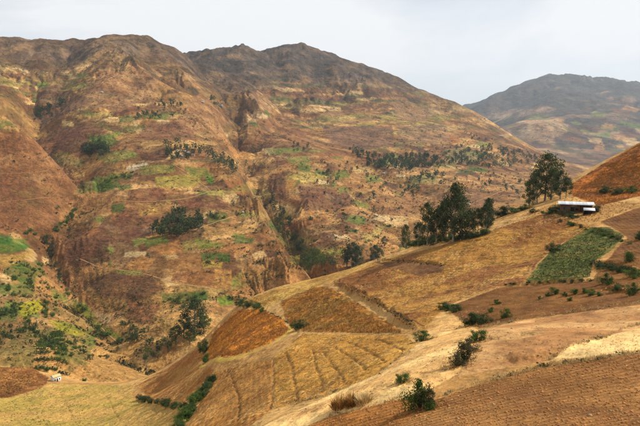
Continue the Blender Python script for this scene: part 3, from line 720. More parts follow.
def near_mat(k, fs, dr, sf):
    nm = 'field_surface_' + sf
    if sf == 'bare': return ground_mat(nm, (0.10, 0.55, 2.6, 9), (0.10, 0.14, 0.16, 0.18), bump=0.35, speck=[(DK, 1.3, 0.16, 0.5), (ST, 2.4, 0.22, 0.3)], patches=[(tuple(C(128, 86, 54)), 0.16, 0.60, 0.70, 0.75)])
    if sf == 'straw': return ground_mat(nm, (0.12, 0.6, 3, 11), (0.08, 0.10, 0.16, 0.18), bump=0.35, speck=[(DK, 1.6, 0.13, 0.4)])
    if sf == 'plough': return ground_mat(nm, (0.07, 0.4, 5.5, 17), (0.16, 0.18, 0.30, 0.36), fs, dr, bump=0.34, speck=[(ST, 1.9, 0.14, 0.55), (DK, 2.6, 0.18, 0.4)], fdepth=1.35 if fs < 0.72 else 0.6, patches=[(tuple(C(120, 78, 44)), 0.22, 0.52, 0.66, 0.55)])
    if sf == 'stubble': return ground_mat(nm, (0.08, 0.4, 1.6, 5), (0.12, 0.13, 0.22, 0.26), fs, dr, bump=0.5, speck=[(DK, 1.0, 0.27, 0.42), (ST, 1.25, 0.30, 0.42)], fdepth=0.3)
    if sf == 'crop': return ground_mat(nm, (0.10, 0.5, 1.4, 4), (0.14, 0.16, 0.26, 0.3), fs, dr, bump=0.7, speck=[(tuple(C(46, 62, 20)), 0.8, 0.34, 0.6), (ST, 1.5, 0.18, 0.3)], fdepth=0.7)
    return ground_mat(nm, (0.06, 0.3, 1.2, 4), (0.22, 0.26, 0.26, 0.26), bump=0.6, speck=[(tuple(C(74, 50, 24)), 0.55, 0.34, 0.5), (tuple(C(214, 150, 66)), 0.8, 0.28, 0.4)])

# ------------------------------------------------------------------ cut the ground sheet into fields and slopes
nx_, ny_ = grads(Z); nl = np.sqrt(nx_ ** 2 + ny_ ** 2 + 1)
NRM = np.stack([-nx_ / nl, -ny_ / nl, 1 / nl], -1).reshape(-1, 3).astype(np.float32)
VCO = np.stack([X, Y, Z], -1).reshape(-1, 3).astype(np.float32)
VCL = np.concatenate([np.clip(colr, 0.004, 0.9), np.ones(X.shape + (1,))], -1).reshape(-1, 4).astype(np.float32)
I0 = (np.arange(NR - 1)[:, None] * NA + np.arange(NA - 1)[None])
FACES = np.stack([I0, I0 + 1, I0 + NA + 1, I0 + NA], -1)[:, :, ::1]
fface = fid[:-1, :-1].copy()
dm = D2[:-1, :-1]
cnt_ = np.bincount(fface.ravel()); fface = np.where((fface > 0) & (cnt_[fface] < 3), 0, fface)
zone = np.where(dm < 385, 1001, np.where((dm < 1500), 1002, np.where(dm < 3450, 1003, 1004)))
fface = np.where(fface == 0, zone, fface)
def cut(name, fmask, mat):
    f = FACES[fmask]
    if len(f) == 0: return None
    u, inv = np.unique(f.ravel(), return_inverse=True)
    me = bpy.data.meshes.new(name)
    me.vertices.add(len(u)); me.vertices.foreach_set('co', VCO[u].ravel())
    me.loops.add(f.size); me.loops.foreach_set('vertex_index', inv.astype(np.int32).ravel())
    me.polygons.add(len(f)); me.polygons.foreach_set('loop_start', np.arange(len(f), dtype=np.int32) * 4)
    ca = me.color_attributes.new('Col', 'FLOAT_COLOR', 'POINT'); ca.data.foreach_set('color', VCL[u].ravel())
    me.update(calc_edges=True)
    me.polygons.foreach_set('use_smooth', np.ones(len(f), bool))
    if len(f) < 120000:
        me.normals_split_custom_set_from_vertices(NRM[u])
    me.materials.append(mat)
    o = bpy.data.objects.new(name, me); link(o); o['kind'] = 'structure'
    return o
for k, nm, mt, lb in ((1001, 'hillside', MAT_NEAR, 'dry grassy hillside that carries the nearest fields'),
                      (1002, 'valley_slope', MAT_FAR, 'brown farmed valley slopes beyond the nearest crest'),
                      (1003, 'mountain', MAT_MOUNT, 'brown mountain ridges and peak along the skyline'),
                      (1004, 'distant_mountain', MAT_DIST, 'hazy rounded mountain far off on the right')):
    tag(cut(nm, fface == k, mt), lb)
mcache = {}
for q, (lb, poly, c1, c2, ns, fs, fl, sf) in enumerate(FIELDS_NEAR):
    dr = (1, 0)
    if fl:
        a = pick(*fl[0], 12, 345); b = pick(*fl[1], 12, 345); L_ = math.hypot(b[0] - a[0], b[1] - a[1]); dr = ((b[0] - a[0]) / L_, (b[1] - a[1]) / L_)
    key = (sf, fs, fl)
    if key not in mcache: mcache[key] = near_mat(q, fs, dr, sf)
    o = cut('field', fface == 1 + q, mcache[key])
    if o: tag(o, lb)
for kk in [100 + q for q in range(len(FIELDS_FAR))] + [300 + q for q in range(len(PLOTS))]:
    mk = fface == kk
    if mk.sum() < 3: continue
    o = cut('field', mk, MAT_FAR if dm[mk].mean() < 1500 else (MAT_MOUNT if dm[mk].mean() < 3400 else MAT_DIST))
print('ground cut', round(time.time() - T0, 1), 's')
# ------------------------------------------------------------------ plants
def leaf_mat(name, c1, c2, rough=0.7, trans=0.12):
    m, nt, b = nodes(name)
    oi = nt.nodes.new('ShaderNodeObjectInfo'); geo = nt.nodes.new('ShaderNodeNewGeometry')
    f = noise(nt, geo.outputs['Position'], 0.9, 3, 0.7)
    f = mathn(nt, 'ADD', rng_(nt, f, 0.3, 0.7, -0.1, 0.9), mathn(nt, 'MULTIPLY', mathn(nt, 'SUBTRACT', oi.outputs['Random'], 0.5), 0.7))
    rmp = nt.nodes.new('ShaderNodeMix'); rmp.data_type = 'RGBA'; rmp.clamp_factor = True
    rmp.inputs['A'].default_value = tuple(c1) + (1,); rmp.inputs['B'].default_value = tuple(c2) + (1,)
    nt.links.new(f, rmp.inputs['Factor']); nt.links.new(rmp.outputs['Result'], b.inputs['Base Color'])
    b.inputs['Roughness'].default_value = rough
    if trans:
        tr = nt.nodes.new('ShaderNodeBsdfTranslucent'); mx = nt.nodes.new('ShaderNodeMixShader'); mx.inputs[0].default_value = trans
        nt.links.new(rmp.outputs['Result'], tr.inputs['Color'])
        nt.links.new(b.outputs[0], mx.inputs[1]); nt.links.new(tr.outputs[0], mx.inputs[2])
        nt.links.new(mx.outputs[0], nt.nodes['Material Output'].inputs['Surface'])
    return m
def plain_mat(name, c, var=0.25, scale=3.0, rough=0.9, metal=0.0, bump=0.0):
    m, nt, b = nodes(name)
    tc = nt.nodes.new('ShaderNodeTexCoord')
    f = noise(nt, tc.outputs['Object'], scale, 4, 0.65)
    rgb = nt.nodes.new('ShaderNodeRGB'); rgb.outputs[0].default_value = tuple(c) + (1,)
    nt.links.new(mulcol(nt, rgb.outputs[0], rng_(nt, f, 0.3, 0.7, 1 - var, 1 + var)), b.inputs['Base Color'])
    b.inputs['Roughness'].default_value = rough; b.inputs['Metallic'].default_value = metal
    if bump:
        bp = N(nt, 'ShaderNodeBump', Strength=bump, Distance=0.1); nt.links.new(f, bp.inputs['Height']); nt.links.new(bp.outputs[0], b.inputs['Normal'])
    return m
M_EUC = leaf_mat('eucalyptus_leaves', (0.034, 0.052, 0.020), (0.100, 0.130, 0.052), 0.7, 0.22)
M_DARK = leaf_mat('dark_leaves', (0.030, 0.052, 0.015), (0.085, 0.122, 0.036), 0.7, 0.2)
M_GREEN = leaf_mat('green_leaves', (0.045, 0.085, 0.015), (0.120, 0.180, 0.036), 0.7, 0.2)
M_OLIVE = leaf_mat('crop_leaves', (0.048, 0.062, 0.018), (0.118, 0.128, 0.044))
M_SCRUB = leaf_mat('scrub_leaves', (0.052, 0.050, 0.022), (0.115, 0.105, 0.042))
M_DRY = leaf_mat('dry_grass', (0.24, 0.12, 0.032), (0.52, 0.29, 0.085), 0.9)
M_STRAW = leaf_mat('straw', (0.34, 0.22, 0.085), (0.60, 0.43, 0.20), 0.9)
M_BARK = plain_mat('bark', (0.16, 0.12, 0.085), 0.35, 6)
M_PALEBARK = plain_mat('pale_bark', (0.27, 0.23, 0.18), 0.3, 5)

def mesh_from(name, v, f, mat, smoothf=False):
    me = bpy.data.meshes.new(name)
    v = np.asarray(v, np.float32); f = np.asarray(f, np.int32)
    k = f.shape[1]
    me.vertices.add(len(v)); me.vertices.foreach_set('co', v.ravel())
    me.loops.add(f.size); me.loops.foreach_set('vertex_index', f.ravel())
    me.polygons.add(len(f)); me.polygons.foreach_set('loop_start', np.arange(len(f), dtype=np.int32) * k)
    me.update(calc_edges=True)
    if smoothf: me.polygons.foreach_set('use_smooth', np.ones(len(f), bool))
    me.materials.append(mat)
    return me
def leaves(cent, size, droop=0.0, aspect=0.55):
    m = len(cent)
    a = rng.normal(size=(m, 3)); a[:, 2] -= droop; a /= np.linalg.norm(a, axis=1, keepdims=True)
    b = rng.normal(size=(m, 3)); b -= (a * b).sum(1, keepdims=True) * a; b /= np.linalg.norm(b, axis=1, keepdims=True)
    s = (size * rng.uniform(0.6, 1.35, m))[:, None]
    v = np.stack([cent - a * s * 0.5, cent + b * s * aspect * 0.5 + a * s * 0.05, cent + a * s * 0.5, cent - b * s * aspect * 0.5 + a * s * 0.05], 1).reshape(-1, 3)
    f = np.arange(m * 4).reshape(m, 4)
    return v, f
def tube(segs, sides=6):
    """segs: list of polylines of (point, radius)"""
    V, F = [], []
    for line in segs:
        base = len(V)
        for k, (p, r) in enumerate(line):
            p = np.array(p, float)
            d = np.array(line[min(k + 1, len(line) - 1)][0], float) - np.array(line[max(k - 1, 0)][0], float)
            d /= np.linalg.norm(d) + 1e-9
            u = np.cross(d, [0.3, 0.9, 0.1]); u /= np.linalg.norm(u) + 1e-9; w = np.cross(d, u)
            for s in range(sides):
                a = 2 * math.pi * s / sides
                V.append(p + (u * math.cos(a) + w * math.sin(a)) * r)
        for k in range(len(line) - 1):
            for s in range(sides):
                a = base + k * sides + s; b = base + k * sides + (s + 1) % sides
                F.append((a, b, b + sides, a + sides))
    return V, F
def clump(c, rad, m, flat=0.8):
    p = rng.normal(size=(m, 3)); p /= np.linalg.norm(p, axis=1, keepdims=True)
    p *= (rng.uniform(0, 1, m) ** 0.45)[:, None] * rad
    p[:, 2] *= flat
    return p + np.asarray(c)
def euc_meshes(tag_, nleaf, leaf, wide=0.2, low=0.32, nl=11, mat=None, bark=None, sides=6, fat=1.0):
    """unit-height tall tree: swaying trunk, rising limbs, separate leaf clumps"""
    mat = mat or M_EUC; bark = bark or M_PALEBARK
    ph = rng.uniform(0, 6.28); ln = [((0.03 * math.sin(ph + t * 3) * t, 0.03 * math.cos(ph * 2 + t * 2.5) * t, t * 0.93), 0.020 * (1 - t * 0.86) + (0.012 if k == 0 else 0)) for k, t in enumerate(np.linspace(0, 1, 8))]
    segs = [ln]; cents = []; per = nleaf // (nl * 2 + 1)
    for k in range(nl):
        t = low + (0.95 - low) * (k + rng.uniform(0, 0.8)) / nl
        i = min(int(t * 7), 6); p0 = np.array(ln[i][0]) * (1 - (t * 7 - i)) + np.array(ln[i + 1][0]) * (t * 7 - i)
        a = ph + k * 2.4 + rng.uniform(-0.5, 0.5); taper = 1.0 - 0.6 * max(0, (t - 0.6) / 0.4)
        L = wide * rng.uniform(0.55, 1.15) * taper
        p1 = p0 + np.array([math.cos(a) * L * 0.55, math.sin(a) * L * 0.55, L * 0.35]); p2 = p0 + np.array([math.cos(a) * L, math.sin(a) * L, L * 0.85])
        segs.append([(p0, 0.009 * (1.15 - t)), (p1, 0.006 * (1.15 - t)), (p2, 0.002)])
        cents.append(clump(p2, rng.uniform(0.055, 0.095) * fat, per, 1.1)); cents.append(clump((p1 + p2) / 2 + rng.normal(size=3) * 0.02, rng.uniform(0.045, 0.08) * fat, per, 1.0))
    cents.append(clump(np.array(ln[-1][0]) + [0, 0, 0.015], 0.06, per * 2, 1.2))
    v, f = leaves(np.concatenate(cents), leaf, 0.7, 0.42)
    tv, tf = tube(segs, sides)
    return mesh_from('trunk_' + tag_, tv, tf, bark, True), mesh_from('crown_' + tag_, v, f, mat)
def round_meshes(tag_, nleaf, leaf, mat, wide=0.42, low=0.25, nl=16, bark=None):
    """unit-height broad tree: forked trunk, uneven crown of clumps with gaps"""
    bark = bark or M_BARK; segs = [[((0, 0, 0), 0.035), ((0.01, 0.01, low), 0.024), ((0.0, 0.02, 0.55), 0.014), ((0.02, 0, 0.8), 0.005)]]
    cents = []
    for k in range(nl):
        a = k * 2.4 + rng.uniform(-0.6, 0.6); zz = low + 0.1 + (0.85 - low) * ((k + rng.uniform(0, 1)) / nl)
        prof = math.sqrt(max(0.05, 1 - ((zz - 0.55) / 0.48) ** 2)); rr = wide * prof * rng.uniform(0.35, 0.95)
        c = np.array([math.cos(a) * rr, math.sin(a) * rr, zz])
        segs.append([((0.0, 0.01, low + 0.3 * (zz - low)), 0.012), (c * [0.6, 0.6, 1] - [0, 0, 0.06], 0.006), (c, 0.002)])
        cents.append(clump(c, rng.uniform(0.10, 0.19) * (0.6 + wide), nleaf // nl, 0.75))
    v, f = leaves(np.concatenate(cents), leaf, 0.2, 0.6); v[:, 2] = np.maximum(v[:, 2], 0.03)
    tv, tf = tube(segs, 5)
    return mesh_from('trunk_' + tag_, tv, tf, bark, True), mesh_from('crown_' + tag_, v, f, mat)
def bush_meshes(tag_, nleaf, leaf, mat, wide=0.55, nl=14):
    segs = []; cents = []
    for k in range(nl):
        a = k * 2.4 + rng.uniform(-0.6, 0.6); rr = wide * rng.uniform(0.1, 0.9); zz = rng.uniform(0.25, 0.88) * (1.05 - 0.55 * rr / wide)
        c = np.array([math.cos(a) * rr, math.sin(a) * rr, zz])
        segs.append([((c[0] * 0.15, c[1] * 0.15, -0.05), 0.022), (c * [0.6, 0.6, 0.55], 0.014), (c, 0.004)])
        cents.append(clump(c, rng.uniform(0.13, 0.24), nleaf // nl, 0.85))
        cents.append(clump(c * [0.95, 0.95, 0.45], rng.uniform(0.10, 0.2), nleaf // nl // 2, 0.9))
    v, f = leaves(np.concatenate(cents), leaf, -0.2, 0.5); v[:, 2] = np.maximum(v[:, 2], -0.02)
    tv, tf = tube(segs, 5)
    return mesh_from('stems_' + tag_, tv, tf, M_BARK, True), mesh_from('foliage_' + tag_, v, f, mat)
def tuft_mesh(tag_, blades, mat, spread=0.35):
    a = rng.uniform(0, 6.28, blades); r = spread * rng.uniform(0, 1, blades) ** 0.7; L = rng.uniform(0.35, 1.0, blades) * (1.05 - 0.75 * (r / spread) ** 2)
    lean = rng.uniform(0.05, 0.5, blades) + 0.9 * r / spread * rng.uniform(0.2, 1, blades); da = a + rng.normal(0, 0.5, blades)
    b0 = np.stack([np.cos(a) * r, np.sin(a) * r, np.zeros(blades) - 0.03], 1)
    tip = b0 + np.stack([np.cos(da) * lean * L, np.sin(da) * lean * L, L], 1)
    w = np.stack([-np.sin(da), np.cos(da), np.zeros(blades)], 1) * 0.03
    mid = (b0 * 0.45 + tip * 0.55) + np.array([0, 0, 0.08])
    v = np.stack([b0 - w, b0 + w, mid + w * 0.7, tip, mid - w * 0.7], 1).reshape(-1, 3)
    k = np.arange(blades) * 5
    f = np.concatenate([np.stack([k, k + 1, k + 2, k + 4], 1), np.stack([k + 4, k + 2, k + 3, k + 3], 1)])
    tri = np.concatenate([np.stack([k, k + 1, k + 2], 1), np.stack([k, k + 2, k + 4], 1), np.stack([k + 4, k + 2, k + 3], 1)])
    return mesh_from('blades_' + tag_, v, tri, mat)

EUC = [euc_meshes('tall', 3600, 0.036, w, lo, 17, fat=1.35) for w, lo in ((0.20, 0.08), (0.24, 0.12), (0.18, 0.06), (0.26, 0.18), (0.22, 0.10))]
EUCF = [euc_meshes('far_tall', 260, 0.075, w, 0.2, 8, sides=4) for w in (0.16, 0.2, 0.24)]
RND = [round_meshes('broad', 1500, 0.050, M_DARK, w) for w in (0.40, 0.48, 0.36)]
RNDG = [round_meshes('broad_green', 1500, 0.050, M_GREEN, w) for w in (0.44, 0.5)]
RNDF = [round_meshes('far_broad', 240, 0.13, M_DARK, w, 0.18, 10) for w in (0.40, 0.5, 0.36, 0.45)]
BSH = [bush_meshes('dark', 2600, 0.055, M_DARK, w) for w in (0.55, 0.7, 0.5)]
BSHG = [bush_meshes('green', 2600, 0.055, M_GREEN, w) for w in (0.55, 0.7, 0.6)]
BSHS = [bush_meshes('scrubby', 1800, 0.055, M_SCRUB, w) for w in (0.6, 0.75)]
BSHF = [bush_meshes('small', 260, 0.14, M_DARK, w, 9) for w in (0.6, 0.75, 0.5)]
BSHFG = [bush_meshes('small_green', 260, 0.14, M_GREEN, w, 9) for w in (0.6, 0.75, 0.5)]
GTUFT = [tuft_mesh('dry', 420, M_DRY, 0.6), tuft_mesh('straw', 420, M_STRAW, 0.6)]

FEET = []
def plant(name, meshes, parts, xyz, h, label, cat, group=None, sx=1.0, sink=0.05):
    root = bpy.data.objects.new(name, None); link(root)
    root.location = (xyz[0], xyz[1], xyz[2] - sink * h); root.rotation_euler = (0, 0, rng.uniform(0, 6.28))
    root.scale = (h * sx, h * sx, h)
    root.empty_display_size = 0.2
    for nm, me in zip(parts, meshes):
        link(bpy.data.objects.new(nm, me), root)
    tag(root, label, cat, group)
    FEET.append((xyz[0], xyz[1], h * sx)) if name == 'bush' else None
    return root
TP, BP = ('trunk', 'crown'), ('stems', 'foliage')
def pk(lst): return lst[int(rng.integers(len(lst)))]
def at(px, py, dmin=12, dmax=345): return pick(px, py, dmin, dmax)
def hm(px_h, xyz): return px_h * math.sqrt(xyz[0] ** 2 + xyz[1] ** 2 + xyz[2] ** 2) / FPX   # picture height -> metres

ORD = ['first', 'second', 'third', 'fourth', 'fifth', 'sixth', 'seventh', 'eighth', 'ninth', 'tenth', 'eleventh', 'twelfth', 'thirteenth', 'fourteenth', 'fifteenth', 'sixteenth', 'seventeenth', 'eighteenth', 'nineteenth', 'last']
# tall trees on the crest: (foot px, foot py, height px, label)
CREST = [
 (406,247,26,'slim young eucalyptus at the left end of the crest trees'),
 (418,246,24,'short leaning eucalyptus beside the slim one at the left of the crest clump'),
 (427,247,46,'dense eucalyptus forming the left shoulder of the crest clump'),
 (436,245,38,'middle eucalyptus between the left shoulder and the tallest crest tree'),
 (446,243,45,'full dark eucalyptus at the heart of the crest clump'),
 (453,243,62,'tallest eucalyptus of the crest clump with its top standing clear'),
 (461,241,47,'broad eucalyptus just right of the tallest crest tree'),
 (469,239,30,'lower eucalyptus filling the right of the crest clump'),
 (478,236,28,'greyish eucalyptus near the right end of the crest clump'),
 (486,233,30,'last eucalyptus at the right end of the crest clump'),
 (487,216,26,'lone bushy tree standing behind the right end of the crest clump'),
]
for k, (px, py, hp, lb) in enumerate(CREST):
    p = at(px, py - 1, 150, 345) if k < 10 else at(487, 229, 200, 345)
    plant('eucalyptus_tree', EUC[k % 5], TP, p, hm(0.98 * hp + (6 if k == 10 else 0), p), lb, 'tree', 'tall trees along the crest', 0.95)
for k, (px, py, hp, lb) in enumerate([
 (545,201,47,'tallest eucalyptus left of the hut with a pointed top'), (537,204,32,'spreading eucalyptus at the left of the clump by the hut'),
 (551,200,32,'dark eucalyptus just right of the tallest one by the hut'), (560,199,28,'bushy eucalyptus nearest the hut roof'),
 (529,206,26,'small grey eucalyptus on the far left of the clump by the hut'), (566,198,20,'low eucalyptus behind the left end of the hut roof')]):
    p = at(px, py, 180, 345)
    plant('eucalyptus_tree', EUC[(k + 3) % 5], TP, p, hm(hp, p), lb, 'tree', 'eucalyptus clump by the hut', 1.15)
# undergrowth at the foot of the crest trees
for k in range(16):
    px = 412 + k * 5.0 + rng.uniform(-2, 2); p = at(px, 247 - (px - 412) * 0.16 + rng.uniform(-1.5, 1.0), 150, 345)
    plant('bush', pk(BSHG if k in (5, 8) else BSH), BP, p, hm(rng.uniform(6, 10), p), ORD[k] + ' bush from the left in the thicket at the foot of the crest eucalyptus trees', 'bush', 'thicket under the crest trees', 1.2)
# single bushes: (px, foot py, height px, kind, width, label)
SINGLE = [
 (420,409,37,'g',0.72,'big green bush beside the ploughed field at the bottom'), (429,408,26,'s',0.72,'brown scrubby bush leaning against the big green bush'),
 (402,383,13,'g',1.1,'small round green bush above the big bush'), (423,341,11,'g',1.2,'round green bush at the foot of the terrace bank'),
 (300,328,11,'d',1.1,'dark bush where the yellow path bends'), (463,362,24,'s',0.9,'tall scrubby bush at the low end of the dark shrub row'),
 (458,366,15,'s',1.0,'low brown bush at the bottom of the dark shrub row'), (469,352,18,'s',0.9,'brown green bush in the middle of the dark shrub row'),
 (478,341,15,'g',1.1,'green bush near the top of the dark shrub row'), (472,325,15,'d',1.2,'dark rounded bush at the top of the shrub row'),
 (483,323,13,'d',1.2,'dark bush at the top right of the shrub row'), (444,309,7,'d',1.6,'low black green shrub at the left end of the short hedge'),
 (450,310,7,'d',1.6,'low dark shrub in the middle of the short hedge'), (457,311,7,'d',1.6,'low dark shrub at the right end of the short hedge'),
 (506,318,10,'g',0.8,'young green sapling on the brown terrace'), (491,312,5,'g',1.2,'small green shrub at the left edge of the brown terrace'),
 (497,304,5,'g',1.3,'low green shrub where the stubble meets the brown terrace'), (553,252,10,'d',1.25,'dark round bush standing in the green crop'),
 (503,216,10,'d',1.4,'dark rounded bush on the crest right of the tree clump'), (515,213,6,'g',1.8,'low green bush on the crest left of the hut'),
 (524,210,6,'g',1.8,'spreading green bush on the crest beside the hut clump'), (205,352,17,'d',0.75,'dark upright shrub at the left edge of the orange grass'),
 (206,362,9,'g',0.9,'small green shrub below the orange grass'), (240,305,7,'d',1.5,'dark low shrub left of the crest terrace'),
 (248,306,7,'d',1.5,'dark low shrub in the middle below the crest terrace'), (258,308,7,'d',1.5,'dark low shrub right end below the crest terrace'),
 (262,312,5,'g',1.2,'little green shrub at the corner of the orange grass'), (629,262,11,'g',0.9,'green sapling on the right hand terrace'),
 (607,284,11,'g',1.0,'leafy green bush on the shrubby terrace'), (634,294,11,'g',0.9,'green bush at the right end of the shrubby terrace'),
 (617,290,7,'d',1.3,'dark low bush on the right of the shrubby terrace'), (600,268,6,'d',1.8,'dark low bush on the upper terrace edge'),
 (611,269,6,'d',1.8,'dark spreading bush in the middle of the upper terrace edge'), (622,272,7,'d',1.7,'dark bush toward the right of the upper terrace edge'),
 (635,277,9,'g',1.3,'green bush at the right of the upper terrace edge'), (84,378,3,'g',1.6,'small green bush right of the white cottage'),
 (557,213,9,'d',1.2,'dark bush against the left corner of the hut'), (564,216,7,'s',1.4,'brown scrub bush in front of the hut wall'), (572,218,6,'d',1.6,'low dark bush below the middle of the hut'), (549,214,6,'g',1.6,'green bush left of the hut below the eucalyptus'), (597,212,7,'s',1.5,'brown scrub bush at the right end of the hut'),
 (605,193,7,'d',1.5,'dark bush on the slope right of the hut roof'), (618,194,6,'d',1.6,'low dark bush on the rust slope right of the hut'),
 (632,192,6,'g',1.5,'green bush at the right edge beside the rust slope'), (640,240,8,'d',1.2,'dark bush at the right edge beside the red field'),
 (533,213,5,'s',1.8,'brown scrub on the bank left of the hut'), (488,226,6,'g',1.5,'yellow green bush on the crest at the end of the trees'),
]
for (px, py, hp, kd, sx, lb) in SINGLE:
    p = at(px, py); mm = {'g': BSHG, 'd': BSH, 's': BSHS}[kd]
    plant('bush', pk(mm), BP, p, hm(hp * (1.2 if hp < 12 else 1.02), p), lb, 'bush', None, sx)
# shrubs in rows on the brown terrace
for k, (px, py, hp) in enumerate([(548,296,5),(556,294,7),(565,296,5),(575,294,7),(585,293,6),(592,295,7),(599,296,5),(540,299,4),(570,301,5),(552,290,4)]):
    p = at(px, py); plant('shrub', pk(BSHG), BP, p, hm(hp, p), 'small yellow green shrub, ' + ['second', 'fourth', 'sixth', 'eighth', 'ninth', 'tenth', 'last', 'first', 'seventh', 'third'][k] + ' from the left, scattered under the green crop', 'shrub', 'shrubs scattered below the green crop', 1.2)
for k in range(13):
    t = k / 12; px = 503 + t * 90 + rng.uniform(-4.5, 4.5); p = at(px, 285.5 - t * 5 + rng.uniform(-1, 1))
    plant('shrub', pk(BSHS if k % 2 else BSH), BP, p, hm(rng.uniform(1.5, 4.2), p), ORD[k] + ' low dark shrub from the left along the lower edge of the green crop', 'shrub', 'hedge on the edge of the green crop', 1.7)
for k in range(12):
    t = k / 11; px = 562 + t * 66 + rng.uniform(-2, 2); p = at(px, 222 + t * 22)
    plant('shrub', pk(BSHG if k % 3 else BSHS), BP, p, hm(rng.uniform(2.5, 4.5), p), ORD[k] + ' low shrub from the left on the bank between the hut and the green crop', 'shrub', 'green bank below the hut', 1.7)
# green hedge of the lower left and the dark shrubs beside it
for k in range(20):
    t = k / 19; px = 178 + 36 * t + rng.uniform(-3, 3); py = 428 - 48 * t + rng.uniform(-2, 2); p = at(px, py)
    plant('hedge_shrub', pk(BSHG if rng.random() < 0.65 else BSH), BP, p, hm(rng.uniform(9, 14) * (1 - 0.3 * t), p), ORD[k] + ' shrub counting up from the low end of the diagonal green hedge', 'shrub', 'diagonal green hedge', 1.15)
for k in range(14):
    t = k / 13; px = 138 + 50 * t + rng.uniform(-2, 2); py = 400 + 9 * t + rng.uniform(-1, 1); p = at(px, py)
    plant('hedge_shrub', pk(BSH if k % 3 else BSHS), BP, p, hm(rng.uniform(5, 8), p), ORD[k] + ' shrub from the left in the dark low hedge beside the diagonal green hedge', 'shrub', 'dark low hedge', 1.4)
# dry grass clumps
for (px, py, hp, kd, sx, lb) in [(340,408,13,0,1.1,'dry brown grass clump, left half of the pair on the pale slope'), (352,406,14,0,1.0,'bushy dry grass clump in the middle of the pale slope'), (364,404,12,1,1.1,'straw coloured grass clump at the right of the pair on the pale slope')]:
    p = at(px, py); r = bpy.data.objects.new('grass_clump', GTUFT[kd]); link(r); h = hm(hp, p)
    r.location = p; r.scale = (h * sx, h * sx, h); tag(r, lb, 'grass', None)
print('near plants', round(time.time() - T0, 1), 's')

